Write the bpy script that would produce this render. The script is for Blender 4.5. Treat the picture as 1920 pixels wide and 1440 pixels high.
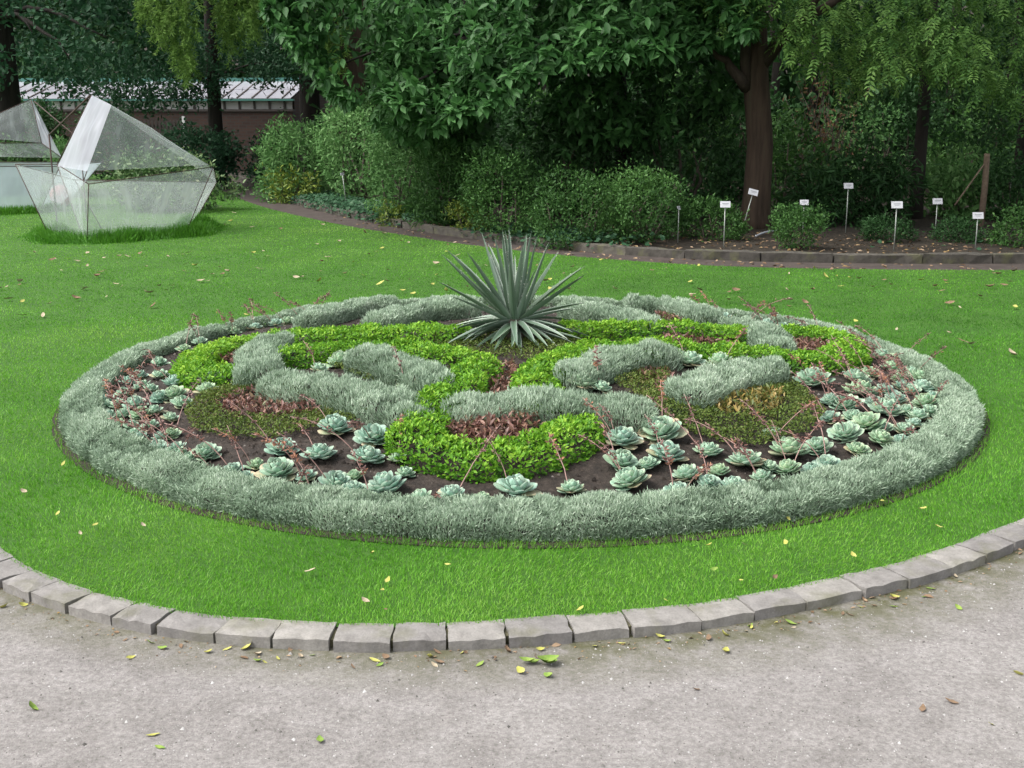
import bpy, bmesh, math, random
import numpy as np
from mathutils import Vector, Matrix
from mathutils.geometry import tessellate_polygon

for o in list(bpy.data.objects): bpy.data.objects.remove(o)
SC = bpy.context.scene
COL = SC.collection
RNG = np.random.default_rng(7)
random.seed(7)
R_ = math.radians

# ------------------------------------------------------------------ camera
F_PX, CAM_H = 2150.0, 1.65
PITCH = math.atan((720 - 215) / F_PX)
cam = bpy.data.cameras.new('camera'); cam_o = bpy.data.objects.new('camera', cam); COL.objects.link(cam_o)
cam.sensor_fit = 'HORIZONTAL'; cam.sensor_width = 36.0; cam.lens = 36.0 * F_PX / 1920.0
cam.clip_start = 0.05; cam.clip_end = 500
cam_o.location = (0, 0, CAM_H); cam_o.rotation_euler = (math.pi / 2 - PITCH, 0, 0)
SC.camera = cam_o
# ------------------------------------------------------------------ sky, sun, exposure
SUN_EL, SUN_AZ = R_(55), R_(-105)      # azimuth measured from +Y towards +X: on the left, slightly behind the viewer
w = bpy.data.worlds.new('World'); SC.world = w; w.use_nodes = True
nt = w.node_tree; bg = nt.nodes['Background']
sky = nt.nodes.new('ShaderNodeTexSky'); sky.sky_type = 'NISHITA'; sky.sun_disc = False
sky.sun_elevation = SUN_EL; sky.sun_rotation = SUN_AZ; sky.dust_density = 3.0; sky.air_density = 1.0
hs = nt.nodes.new('ShaderNodeHueSaturation'); hs.inputs['Saturation'].default_value = 0.22
nt.links.new(sky.outputs[0], hs.inputs['Color']); nt.links.new(hs.outputs[0], bg.inputs['Color'])
bg.inputs['Strength'].default_value = 0.15
sl = bpy.data.lights.new('sun', 'SUN'); sl.energy = 1.4; sl.angle = R_(35); sl.color = (1.0, 0.955, 0.89)
so = bpy.data.objects.new('sun', sl); COL.objects.link(so)
sd = Vector((math.sin(SUN_AZ) * math.cos(SUN_EL), math.cos(SUN_AZ) * math.cos(SUN_EL), math.sin(SUN_EL)))
so.rotation_euler = sd.to_track_quat('Z', 'Y').to_euler(); so.location = (-9, -3, 14)
SC.view_settings.view_transform = 'Standard'; SC.view_settings.look = 'None'
SC.view_settings.exposure = 1.3; SC.view_settings.gamma = 1.0; SC.view_settings.use_curve_mapping = False

# ------------------------------------------------------------------ measuring helpers (photo pixel -> point of the garden)
def ray(x, y):
    u = (x - 960) / F_PX; v = (720 - y) / F_PX
    return np.array([u, math.cos(PITCH) + v * math.sin(PITCH), -math.sin(PITCH) + v * math.cos(PITCH)])
def G(x, y, z=0.0):
    r = ray(x, y); t = (z - CAM_H) / r[2]; return np.array([r[0] * t, r[1] * t])
def at(x, y, Y):
    r = ray(x, y); t = Y / r[1]; return np.array([r[0] * t, Y, CAM_H + r[2] * t])
BC = np.array([0.05, 7.1]); BR = 2.78; BH = 0.27; AX, AY = 2.70, 2.84      # the bed is very slightly oval
def er(x, y): return np.sqrt(((x - BC[0]) / AX) ** 2 + ((y - BC[1]) / AY) ** 2)
def dome(x, y):
    r2 = er(x, y) ** 2
    return np.maximum(0.0, BH * (1 - r2)) + 0.004
def S(x, y, dz):
    z = 0.0
    for _ in range(50):
        g = G(x, y, z + dz); z = .5 * z + .5 * float(dome(g[0], g[1]))
    return g

ORD = ['first', 'second', 'third', 'fourth', 'fifth', 'sixth', 'seventh', 'eighth', 'ninth', 'tenth', 'eleventh', 'twelfth', 'thirteenth', 'fourteenth', 'fifteenth', 'sixteenth', 'seventeenth', 'eighteenth', 'nineteenth', 'twentieth'] + ['twenty-' + q for q in ('first', 'second', 'third', 'fourth', 'fifth', 'sixth', 'seventh', 'eighth', 'ninth')]
# ------------------------------------------------------------------ object helpers
def tag(o, label=None, cat=None, group=None, kind=None):
    if label: o['label'] = label
    if cat: o['category'] = cat
    if group: o['group'] = group
    if kind: o['kind'] = kind
    return o
def empty(name, loc, label, cat, group=None):
    o = bpy.data.objects.new(name, None); COL.objects.link(o); o.location = loc; o.empty_display_size = .1
    return tag(o, label, cat, group)
def link(name, me, parent=None, matrix=None):
    o = bpy.data.objects.new(name, me); COL.objects.link(o)
    if parent is not None:
        o.parent = parent
        o.matrix_parent_inverse = Matrix.Translation(parent.location).inverted() if matrix is None else Matrix()
    if matrix is not None: o.matrix_local = matrix
    return o
def pymesh(name, V, Fc, mat, attr=None, smooth=False):
    me = bpy.data.meshes.new(name); me.from_pydata([tuple(map(float, v)) for v in V], [], Fc)
    for m in (mat if isinstance(mat, (list, tuple)) else [mat]): me.materials.append(m)
    if attr is not None:
        a = me.attributes.new('v', 'FLOAT', 'POINT'); a.data.foreach_set('value', np.asarray(attr, np.float32))
    if smooth: me.shade_smooth()
    return me
def unit(a): return a / np.maximum(1e-9, np.linalg.norm(a, axis=-1, keepdims=True))
def nz(P, freq, seed, k=7):
    r = np.random.default_rng(seed); out = 0
    for _ in range(k):
        d = r.normal(size=P.shape[1]); d /= np.linalg.norm(d)
        out = out + np.sin(P @ (d * freq * r.uniform(.6, 1.5)) + r.uniform(0, 6.28))
    return out / k * 1.8

TRI = (np.array([(-.5, 0, 0), (.5, 0, 0), (0, 1, .12)]), [(0, 1, 2)])
BLADE = (np.array([(-.5, 0, 0), (.5, 0, 0), (.42, .55, .05), (-.42, .55, .05), (0, 1, .22)]), [(0, 1, 2, 3), (3, 2, 4)])
DIA = (np.array([(0, 0, 0), (.5, .45, .05), (0, 1, -.04), (-.5, .45, .05)]), [(0, 1, 2), (0, 2, 3)])
OVAL = (np.array([(0, 0, 0), (.36, .2, .03), (.5, .55, .05), (0, 1, -.1), (-.5, .55, .05), (-.36, .2, .03)]), [(0, 1, 2, 3), (0, 3, 4, 5)])
def leafmesh(name, P, D, N, L, W, tpl, v, mat):
    T, faces = tpl; P = np.asarray(P, float); n = len(P); k = len(T)
    D = unit(D); Sd = unit(np.cross(D, N)); N2 = np.cross(Sd, D)
    L = np.broadcast_to(L, (n,)); W = np.broadcast_to(W, (n,))
    V = (P[:, None, :] + D[:, None, :] * (L[:, None] * T[None, :, 1])[..., None]
         + Sd[:, None, :] * (W[:, None] * T[None, :, 0])[..., None] + N2[:, None, :] * (L[:, None] * T[None, :, 2])[..., None])
    fl = np.concatenate([np.array(f) for f in faces]); lens = np.array([len(f) for f in faces])
    loops = (np.arange(n)[:, None] * k + fl[None, :]).ravel().astype(np.int32)
    tot = np.tile(lens, n).astype(np.int32); start = np.concatenate([[0], np.cumsum(tot)[:-1]]).astype(np.int32)
    me = bpy.data.meshes.new(name)
    me.vertices.add(n * k); me.vertices.foreach_set('co', V.astype(np.float32).ravel())
    me.loops.add(len(loops)); me.loops.foreach_set('vertex_index', loops)
    me.polygons.add(len(tot)); me.polygons.foreach_set('loop_start', start)
    me.update(calc_edges=True)
    a = me.attributes.new('v', 'FLOAT', 'POINT'); a.data.foreach_set('value', np.repeat(np.asarray(v, np.float32), k))
    me.materials.append(mat)
    return me
def rnd3(n): return RNG.normal(size=(n, 3))
def tube_data(pts, rad, sides=8, cap=True):
    pts = np.array(pts, float); n = len(pts); rad = np.broadcast_to(rad, (n,))
    V = []; Fc = []
    up = np.array([0.13, .21, .97])
    for i in range(n):
        d = unit(pts[min(i + 1, n - 1)] - pts[max(i - 1, 0)])
        a = np.cross(d, up)
        if np.linalg.norm(a) < .15: a = np.cross(d, np.array([1., .1, 0]))
        a = unit(a); b = np.cross(d, a)
        for j in range(sides):
            t = 2 * math.pi * j / sides
            V.append(pts[i] + rad[i] * (a * math.cos(t) + b * math.sin(t)))
    for i in range(n - 1):
        for j in range(sides):
            Fc.append((i * sides + j, i * sides + (j + 1) % sides, (i + 1) * sides + (j + 1) % sides, (i + 1) * sides + j))
    if cap:
        Fc.append(tuple(range(sides))[::-1]); Fc.append(tuple((n - 1) * sides + j for j in range(sides)))
    return V, Fc
def merge(parts):
    V = []; Fc = []
    for v, f in parts:
        o = len(V); V += list(v); Fc += [tuple(i + o for i in q) for q in f]
    return V, Fc
def box_data(x0, x1, y0, y1, z0, z1):
    V = [(x0, y0, z0), (x1, y0, z0), (x1, y1, z0), (x0, y1, z0), (x0, y0, z1), (x1, y0, z1), (x1, y1, z1), (x0, y1, z1)]
    return V, [(3, 2, 1, 0), (4, 5, 6, 7), (0, 1, 5, 4), (1, 2, 6, 5), (2, 3, 7, 6), (3, 0, 4, 7)]
def smooth_path(pts, it=3):
    P = np.array(pts, float)
    for _ in range(it):
        Q = np.empty((2 * len(P) - 2, P.shape[1])); Q[0::2] = .75 * P[:-1] + .25 * P[1:]; Q[1::2] = .25 * P[:-1] + .75 * P[1:]
        P = np.vstack([P[:1], Q, P[-1:]])
    return P
def poly_d(P, path):
    best = np.full(len(P), 1e9); near = np.zeros((len(P), 2))
    for a, b in zip(path[:-1], path[1:]):
        ab = b - a; t = np.clip(((P - a) @ ab) / max(1e-9, ab @ ab), 0, 1); q = a + t[:, None] * ab
        d = np.linalg.norm(P - q, axis=1); m = d < best; best[m] = d[m]; near[m] = q[m]
    return best, near
def in_poly(P, poly):
    x, y = P[:, 0], P[:, 1]; c = np.zeros(len(P), bool); n = len(poly)
    for i in range(n):
        x0, y0 = poly[i]; x1, y1 = poly[(i + 1) % n]
        if y0 == y1: continue
        m = ((y0 > y) != (y1 > y)) & (x < (x1 - x0) * (y - y0) / (y1 - y0) + x0); c ^= m
    return c

# ------------------------------------------------------------------ materials
def new_mat(name):
    m = bpy.data.materials.new(name); m.use_nodes = True; n = m.node_tree
    return m, n, n.nodes['Principled BSDF'], n.nodes['Material Output']
def ramp(n, stops, src):
    r = n.nodes.new('ShaderNodeValToRGB'); e = r.color_ramp.elements
    while len(e) < len(stops): e.new(.5)
    for i, (p, c) in enumerate(stops): e[i].position = p; e[i].color = (*c, 1)
    n.links.new(src, r.inputs[0]); return r.outputs[0]
def leafmat(name, cols, rough=.5, tr=.3, spec=.35, tcol=None):
    m, n, b, out = new_mat(name)
    a = n.nodes.new('ShaderNodeAttribute'); a.attribute_name = 'v'
    k = len(cols); c = ramp(n, [(i / max(1, k - 1), q) for i, q in enumerate(cols)], a.outputs['Fac'])
    n.links.new(c, b.inputs['Base Color']); b.inputs['Roughness'].default_value = rough
    b.inputs['Specular IOR Level'].default_value = spec
    if tr > 0:
        t = n.nodes.new('ShaderNodeBsdfTranslucent'); n.links.new(c, t.inputs['Color'])
        mx = n.nodes.new('ShaderNodeMixShader'); mx.inputs[0].default_value = tr
        n.links.new(b.outputs[0], mx.inputs[1]); n.links.new(t.outputs[0], mx.inputs[2]); n.links.new(mx.outputs[0], out.inputs[0])
    return m
def noise_node(n, scale, detail=4, rough=.55, vec=None):
    t = n.nodes.new('ShaderNodeTexNoise'); t.inputs['Scale'].default_value = scale
    t.inputs['Detail'].default_value = detail; t.inputs['Roughness'].default_value = rough
    if vec is not None: n.links.new(vec, t.inputs['Vector'])
    return t.outputs['Fac']
def mix(n, fac, a, b, mode='MIX'):
    x = n.nodes.new('ShaderNodeMix'); x.data_type = 'RGBA'; x.blend_type = mode
    for s, v in ((x.inputs[0], fac), (x.inputs[6], a), (x.inputs[7], b)):
        if isinstance(v, (int, float)): s.default_value = v
        elif isinstance(v, tuple): s.default_value = (*v, 1)
        else: n.links.new(v, s)
    return x.outputs[2]
def bump(n, b, h, strength, dist):
    x = n.nodes.new('ShaderNodeBump'); x.inputs['Strength'].default_value = strength; x.inputs['Distance'].default_value = dist
    n.links.new(h, x.inputs['Height']); n.links.new(x.outputs[0], b.inputs['Normal'])
def math_node(n, op, a, b=None):
    x = n.nodes.new('ShaderNodeMath'); x.operation = op
    for i, v in enumerate((a, b)):
        if v is None: continue
        if isinstance(v, (int, float)): x.inputs[i].default_value = v
        else: n.links.new(v, x.inputs[i])
    return x.outputs[0]
def position(n): return n.nodes.new('ShaderNodeNewGeometry').outputs['Position']
def surfmat(name, scale, stops, rough=.9, bstr=.5, bdist=.01, bscale=None, spec=.3, stretch=None):
    m, n, b, out = new_mat(name); p = position(n)
    if stretch:
        mp = n.nodes.new('ShaderNodeMapping'); n.links.new(p, mp.inputs[0]); mp.inputs['Scale'].default_value = (1, 1, stretch); p = mp.outputs[0]
    f = noise_node(n, scale, 6, .6, p)
    n.links.new(ramp(n, stops, f), b.inputs['Base Color']); b.inputs['Roughness'].default_value = rough
    b.inputs['Specular IOR Level'].default_value = spec
    bump(n, b, noise_node(n, bscale or scale * 3, 5, .6, p), bstr, bdist); return m

M = {}
M['ground'] = surfmat('ground_earth', 2.0, [(.3, (.035, .027, .018)), (.7, (.07, .055, .04))])
M['mulch'] = surfmat('mulch', 9, [(.3, (.016, .013, .009)), (.55, (.032, .025, .018)), (.75, (.06, .045, .032))], bdist=.02, bstr=.8)
M['soil'] = surfmat('bed_soil', 25, [(.3, (.016, .013, .011)), (.55, (.034, .026, .021)), (.8, (.075, .06, .05))], bdist=.015, bstr=.9, bscale=45)
M['joint'] = surfmat('mossy_joint', 30, [(.3, (.05, .05, .025)), (.7, (.11, .1, .06))])
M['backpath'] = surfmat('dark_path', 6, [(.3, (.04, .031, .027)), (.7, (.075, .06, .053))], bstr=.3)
M['lawn'] = surfmat('lawn_sheet', 3, [(.3, (.028, .085, .008)), (.7, (.045, .12, .012))], bstr=.6, bscale=90)
def gravel_mat():
    m, n, b, out = new_mat('fine_gravel'); p = position(n)
    big = noise_node(n, 1.6, 4, .6, p); mid = noise_node(n, 7, 9, .72, p); fine = noise_node(n, 150, 5, .75, p); grn = noise_node(n, 55, 4, .7, p)
    c = ramp(n, [(.3, (.185, .174, .166)), (.5, (.236, .224, .216)), (.7, (.283, .27, .262))], mid)
    c = mix(n, .55, c, ramp(n, [(.35, (.86, .84, .83)), (.65, (1.1, 1.09, 1.08))], big), 'MULTIPLY')
    c = mix(n, .8, c, ramp(n, [(.3, (.62, .6, .58)), (.5, (1, 1, 1)), (.66, (1.15, 1.14, 1.12)), (.74, (1.9, 1.9, 1.9))], fine), 'MULTIPLY')
    c = mix(n, .6, c, ramp(n, [(.32, (.55, .54, .53)), (.5, (1, 1, 1)), (.68, (1.45, 1.44, 1.43))], grn), 'MULTIPLY')
    # moss and washed-in dirt close to the kerb
    vd = n.nodes.new('ShaderNodeVectorMath'); vd.operation = 'DISTANCE'; n.links.new(p, vd.inputs[0]); vd.inputs[1].default_value = (-.15, 6.5, -.04)
    mr = n.nodes.new('ShaderNodeMapRange'); n.links.new(vd.outputs['Value'], mr.inputs[0])
    mr.inputs[1].default_value = 3.08; mr.inputs[2].default_value = 3.4; mr.inputs[3].default_value = 1; mr.inputs[4].default_value = 0
    mo = math_node(n, 'MULTIPLY', mr.outputs[0], ramp(n, [(.3, (.15, .15, .15)), (.58, (.95, .95, .95))], noise_node(n, 9, 5, .65, p)))
    c = mix(n, mo, c, (.085, .085, .04)); n.links.new(c, b.inputs['Base Color'])
    b.inputs['Roughness'].default_value = .95; b.inputs['Specular IOR Level'].default_value = .2
    bump(n, b, fine, .8, .006); return m
M['gravel'] = gravel_mat()
def kerb_mat(name, dk, lt, moss):
    m, n, b, out = new_mat(name); p = position(n)
    oi = n.nodes.new('ShaderNodeObjectInfo')
    c = ramp(n, [(.3, dk), (.7, lt)], noise_node(n, 14, 6, .65, p))
    c = mix(n, 1.0, c, ramp(n, [(0, (.82, .8, .8)), (1, (1.12, 1.1, 1.05))], oi.outputs['Random']), 'MULTIPLY')
    c = mix(n, .5, c, ramp(n, [(.3, (.7, .7, .7)), (.7, (1.3, 1.3, 1.3))], noise_node(n, 130, 3, .7, p)), 'MULTIPLY')
    f = ramp(n, [(.52, (0, 0, 0)), (.68, (moss, moss, moss))], noise_node(n, 5, 4, .6, p))
    c = mix(n, f, c, (.1, .1, .045)); n.links.new(c, b.inputs['Base Color'])
    b.inputs['Roughness'].default_value = .92; bump(n, b, noise_node(n, 60, 6, .7, p), .6, .006); return m
M['kerb'] = kerb_mat('sandstone_kerb', (.155, .148, .14), (.255, .246, .236), .5)
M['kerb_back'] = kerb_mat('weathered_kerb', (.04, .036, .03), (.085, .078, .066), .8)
M['grass'] = leafmat('grass_blades', [(.044, .155, .013), (.09, .285, .018), (.15, .375, .03), (.25, .44, .08)], .5, .32, .25)
M['grass_long'] = leafmat('long_grass_blades', [(.036, .13, .011), (.065, .215, .016), (.11, .29, .026)], .5, .3, .25)
M['silver'] = leafmat('silver_foliage', [(.13, .19, .12), (.28, .375, .265), (.41, .51, .38), (.54, .62, .5)], .75, .2, .1)
M['lime'] = leafmat('lime_foliage', [(.045, .145, .012), (.105, .275, .02), (.195, .41, .03), (.33, .53, .055)], .5, .34, .25)
M['olive'] = leafmat('olive_mat_foliage', [(.04, .07, .012), (.075, .12, .018), (.12, .18, .03), (.13, .12, .035)], .6, .2, .3)
M['red'] = leafmat('bronze_red_foliage', [(.07, .055, .035), (.14, .075, .06), (.22, .11, .09), (.3, .16, .11), (.12, .13, .05)], .45, .15, .4)
M['orange'] = leafmat('orange_green_foliage', [(.07, .1, .02), (.1, .13, .03), (.2, .17, .045), (.33, .23, .07), (.1, .14, .03)], .45, .2, .4)
def greens(name, k, rough=.45, tr=.25, spec=.4):
    return leafmat(name, [tuple(np.array(c) * k) for c in ((.03, .065, .02), (.055, .105, .032), (.09, .15, .05), (.14, .2, .075))], rough, tr, spec)
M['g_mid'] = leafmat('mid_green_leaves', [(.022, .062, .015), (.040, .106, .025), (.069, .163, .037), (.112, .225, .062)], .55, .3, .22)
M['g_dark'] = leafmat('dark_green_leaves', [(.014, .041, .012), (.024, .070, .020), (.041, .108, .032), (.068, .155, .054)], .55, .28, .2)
M['g_blue'] = leafmat('blue_green_leaves', [(.015, .045, .022), (.025, .075, .035), (.042, .11, .052), (.075, .155, .08)], .55, .28, .2)
M['g_light'] = leafmat('light_green_leaves', [(.055, .14, .04), (.092, .21, .06), (.148, .29, .095), (.225, .37, .15)], .6, .35, .2)
M['g_yellow'] = leafmat('yellow_green_leaves', [(.08, .14, .02), (.14, .21, .03), (.22, .28, .04), (.3, .3, .06)], .5, .28, .35)
M['g_magnolia'] = leafmat('broad_glossy_leaves', [(.022, .075, .020), (.043, .125, .033), (.073, .188, .053), (.125, .263, .094)], .48, .34, .24)
M['g_pinnate'] = leafmat('pinnate_leaves', [(.024, .07, .014), (.05, .125, .025), (.095, .195, .04), (.18, .31, .08)], .55, .35, .2)
M['g_conifer'] = leafmat('soft_needles', [(.075, .155, .03), (.125, .235, .048), (.185, .315, .07), (.25, .38, .11)], .6, .35, .15)
M['g_varieg'] = leafmat('cream_variegated_leaves', [(.04, .1, .03), (.08, .16, .05), (.2, .28, .12), (.42, .44, .25)], .5, .25, .35)
M['g_brown'] = leafmat('dead_brown_leaves', [(.05, .03, .02), (.1, .055, .03), (.16, .08, .04), (.08, .09, .03)], .7, .15, .2)
M['bark'] = surfmat('grey_brown_bark', 7, [(.3, (.03, .022, .017)), (.6, (.06, .045, .034)), (.8, (.085, .075, .05))], bdist=.03, bstr=.9, bscale=16, stretch=.12)
M['bark_red'] = surfmat('reddish_bark', 11, [(.3, (.022, .015, .01)), (.55, (.055, .037, .025)), (.8, (.06, .055, .032))], bdist=.03, bstr=.9, bscale=14, stretch=.12)
M['bark_dark'] = surfmat('dark_bark', 7, [(.3, (.012, .01, .009)), (.7, (.03, .025, .02))], bdist=.03, bstr=.9, bscale=16, stretch=.12)
M['twig'] = surfmat('twig_bark', 12, [(.3, (.05, .04, .03)), (.7, (.12, .1, .08))])
M['litter'] = leafmat('leaf_litter', [(.1, .06, .035), (.2, .13, .08), (.32, .23, .15), (.24, .16, .06)], .8, .1, .2)
M['fall_tan'] = surfmat('dry_tan_leaf', 40, [(.3, (.28, .22, .15)), (.7, (.42, .36, .26))], bstr=.2)
M['fall_brown'] = surfmat('dry_brown_leaf', 40, [(.3, (.13, .085, .05)), (.7, (.23, .155, .1))], bstr=.2)
M['fall_yellow'] = surfmat('yellow_leaf', 40, [(.3, (.3, .3, .06)), (.7, (.42, .4, .13))], bstr=.2)
M['fall_green'] = surfmat('green_leaf', 40, [(.3, (.1, .19, .03)), (.7, (.24, .31, .07))], bstr=.2)
M['grit'] = leafmat('grit', [(.07, .065, .06), (.17, .16, .15), (.26, .25, .24), (.45, .44, .43)], .9, 0, .3)
M['clod'] = leafmat('soil_clods', [(.014, .011, .009), (.032, .025, .02), (.06, .048, .038), (.17, .155, .14)], .95, 0, .2)
def plain(name, c, rough=.6, metal=0, spec=.5, var=.12, scale=30):
    m, n, b, out = new_mat(name); p = position(n)
    n.links.new(mix(n, 1.0, c, ramp(n, [(.3, (1 - var,) * 3), (.7, (1 + var,) * 3)], noise_node(n, scale, 4, .6, p)), 'MULTIPLY'), b.inputs['Base Color'])
    b.inputs['Roughness'].default_value = rough; b.inputs['Metallic'].default_value = metal; b.inputs['Specular IOR Level'].default_value = spec
    return m
M['plate'] = plain('white_plate', (.5, .5, .53), .4, var=.06)
M['print'] = plain('grey_print', (.2, .2, .22), .6)
M['stake'] = plain('galvanised_stake', (.32, .34, .31), .45, .4)
M['rust'] = plain('rusty_rod', (.05, .028, .022), .8, var=.3)
M['wood'] = plain('old_wood', (.16, .115, .08), .85, var=.3)
M['hose'] = plain('pale_hose', (.4, .42, .46), .5)
M['pink'] = plain('pink_cloth', (.4, .1, .12), .85)
M['green_paint'] = plain('green_paint', (.05, .17, .14), .5)
M['dark_paint'] = plain('dark_timber', (.05, .04, .035), .7)
M['white_paint'] = plain('white_paint', (.7, .7, .7), .6)
M['roof_glass'] = plain('sky_white_glass', (.36, .36, .4), .12, var=.12, scale=1.5)  # grey-white base colour imitates sky reflected in the panes
M['win_glass'] = plain('dusty_pane', (.36, .35, .34), .25, var=.25, scale=2)
def brick_mat():
    m, n, b, out = new_mat('red_brick'); p = position(n)
    mp = n.nodes.new('ShaderNodeMapping'); n.links.new(p, mp.inputs[0]); mp.inputs['Rotation'].default_value = (R_(90), 0, 0)
    t = n.nodes.new('ShaderNodeTexBrick'); n.links.new(mp.outputs[0], t.inputs[0]); t.inputs['Scale'].default_value = 1
    t.inputs['Brick Width'].default_value = .23; t.inputs['Row Height'].default_value = .085; t.inputs['Mortar Size'].default_value = .012
    t.inputs['Color1'].default_value = (.036, .018, .013, 1); t.inputs['Color2'].default_value = (.056, .028, .019, 1); t.inputs['Mortar'].default_value = (.04, .034, .03, 1)  # brick colours darkened to stand in for shade on the wall
    n.links.new(t.outputs[0], b.inputs[0]); b.inputs['Roughness'].default_value = .9; bump(n, b, t.outputs['Fac'], -.4, .01); return m
M['brick'] = brick_mat()
def net_mat(name, alpha, col, blue=0):
    m, n, b, out = new_mat(name)
    tc = n.nodes.new('ShaderNodeTexCoord').outputs['UV']
    mp = n.nodes.new('ShaderNodeMapping'); n.links.new(tc, mp.inputs[0]); mp.inputs['Scale'].default_value = (5, .7, 1)
    streak = noise_node(n, 1.6, 2, .5, mp.outputs[0])                  # folds and stretched threads of the film
    f = ramp(n, [(.32, (alpha - .06,) * 3), (.55, (alpha,) * 3), (.72, (alpha + .16,) * 3), (.8, (min(1, alpha + .38),) * 3)], streak)
    d = n.nodes.new('ShaderNodeBsdfDiffuse'); d.inputs[0].default_value = (*col, 1)
    t = n.nodes.new('ShaderNodeBsdfTranslucent'); t.inputs[0].default_value = (*col, 1)
    g = n.nodes.new('ShaderNodeBsdfGlossy'); g.inputs[0].default_value = (.9, .9, .95, 1); g.inputs['Roughness'].default_value = .3
    a1 = n.nodes.new('ShaderNodeMixShader'); a1.inputs[0].default_value = .45; n.links.new(d.outputs[0], a1.inputs[1]); n.links.new(t.outputs[0], a1.inputs[2])
    a2 = n.nodes.new('ShaderNodeMixShader'); a2.inputs[0].default_value = .03; n.links.new(a1.outputs[0], a2.inputs[1]); n.links.new(g.outputs[0], a2.inputs[2])
    tr = n.nodes.new('ShaderNodeBsdfTransparent')
    a3 = n.nodes.new('ShaderNodeMixShader'); n.links.new(f, a3.inputs[0]); n.links.new(tr.outputs[0], a3.inputs[1]); n.links.new(a2.outputs[0], a3.inputs[2])
    n.links.new(a3.outputs[0], out.inputs[0]); return m
M['net'] = net_mat('sheer_film', .3, (.66, .71, .71))
M['net_white'] = net_mat('doubled_white_film', .66, (.6, .61, .68))
M['net_blue'] = net_mat('pale_blue_film', .55, (.6, .68, .74))
def succ_mat(name, body, edge, tip):
    m, n, b, out = new_mat(name)
    a = n.nodes.new('ShaderNodeAttribute'); a.attribute_name = 'v'
    oi = n.nodes.new('ShaderNodeObjectInfo')
    c = ramp(n, [(0, tuple(np.array(body) * .8)), (.6, body), (.88, edge), (1, tip)], a.outputs['Fac'])
    c = mix(n, 1.0, c, ramp(n, [(0, (.8, .9, .86)), (.5, (1, 1, 1)), (1, (1.12, 1.06, .98))], oi.outputs['Random']), 'MULTIPLY')
    n.links.new(c, b.inputs['Base Color']); b.inputs['Roughness'].default_value = .55
    b.inputs['Subsurface Weight'].default_value = .0; b.inputs['Specular IOR Level'].default_value = .3
    return m
M['ech'] = succ_mat('pale_succulent', (.26, .4, .285), (.39, .5, .38), (.5, .45, .32))
M['ech_blue'] = succ_mat('bluish_succulent', (.24, .38, .295), (.37, .48, .39), (.46, .45, .34))
M['ech_green'] = succ_mat('green_succulent', (.26, .4, .25), (.38, .48, .33), (.5, .4, .27))
M['ech_old'] = succ_mat('fading_succulent', (.3, .34, .22), (.45, .36, .25), (.5, .3, .24))
M['stalk'] = plain('pink_stalk', (.3, .18, .155), .6, var=.25)
M['bloom'] = leafmat('faded_pink_blooms', [(.13, .08, .072), (.21, .125, .112), (.29, .17, .15), (.46, .23, .14)], .6, .2, .3)
def agave_mat():
    m, n, b, out = new_mat('agave_leaf')
    a = n.nodes.new('ShaderNodeAttribute'); a.attribute_name = 'v'; oi = n.nodes.new('ShaderNodeObjectInfo')
    c = ramp(n, [(0, (.06, .105, .06)), (.55, (.095, .148, .098)), (.8, (.14, .195, .145)), (1, (.27, .32, .26))], a.outputs['Fac'])
    c = mix(n, 1.0, c, ramp(n, [(0, (.8, .9, .75)), (1, (1.2, 1.15, 1.25))], oi.outputs['Random']), 'MULTIPLY')
    n.links.new(c, b.inputs['Base Color']); b.inputs['Roughness'].default_value = .42; return m
M['agave'] = agave_mat()
M['thread'] = plain('white_thread', (.6, .6, .55), .8)

# ================================================================== SETTING
def sheet(name, poly, z, mat, kind='structure'):
    pts = [Vector((float(x), float(y), 0)) for x, y in poly]
    me = pymesh(name, [(p.x, p.y, z) for p in pts], [tuple(t) for t in tessellate_polygon([pts])], mat)
    bm = bmesh.new(); bm.from_mesh(me); bmesh.ops.recalc_face_normals(bm, faces=bm.faces)
    if sum(f.normal.z for f in bm.faces) < 0: bmesh.ops.reverse_faces(bm, faces=bm.faces)
    bm.to_mesh(me); bm.free()
    return tag(link(name, me), kind=kind)
KIN_PX = [(0, 1040), (40, 1068), (130, 1105), (200, 1125), (330, 1152), (430, 1165), (530, 1172), (640, 1176), (740, 1177), (850, 1174), (950, 1169), (1060, 1161), (1170, 1152), (1280, 1141), (1380, 1127), (1480, 1107), (1560, 1090), (1640, 1074), (1700, 1058), (1780, 1034), (1850, 1006), (1920, 980)]
kin = [tuple(G(*q)) for q in KIN_PX]
kin = [(-14, 9.4), (-8, 7.9), (-5, 6.7), (-3.4, 5.6), (-2.5, 4.75)] + kin + [(2.75, 4.98), (3.8, 5.6), (6.5, 6.7), (14, 8.6)]
kin = smooth_path(kin, 2)
LAWN_BACK = [(-9.2, 33), (-7.6, 29.0)] + [tuple(G(*q)) for q in [(420, 360), (480, 385), (560, 405), (650, 424), (760, 441), (850, 456), (1000, 473), (1100, 483), (1250, 494), (1400, 501), (1600, 505), (1920, 507)]] + [(9, 12.6), (14, 13.1)]
LAWN_BACK = smooth_path(LAWN_BACK, 2)
KERB_BACK = [(-9.6, 36), (-8.2, 33)] + [tuple(G(*q)) for q in [(470, 345), (520, 372), (600, 395), (700, 415), (820, 437), (1000, 460), (1100, 470), (1300, 484), (1500, 489), (1700, 491), (1920, 491)]] + [(9, 13.3), (14, 13.9)]
KERB_BACK = smooth_path(KERB_BACK, 2)
sheet('ground', [(-220, -60), (220, -60), (220, 240), (-220, 240)], -.09, M['ground'])
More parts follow.
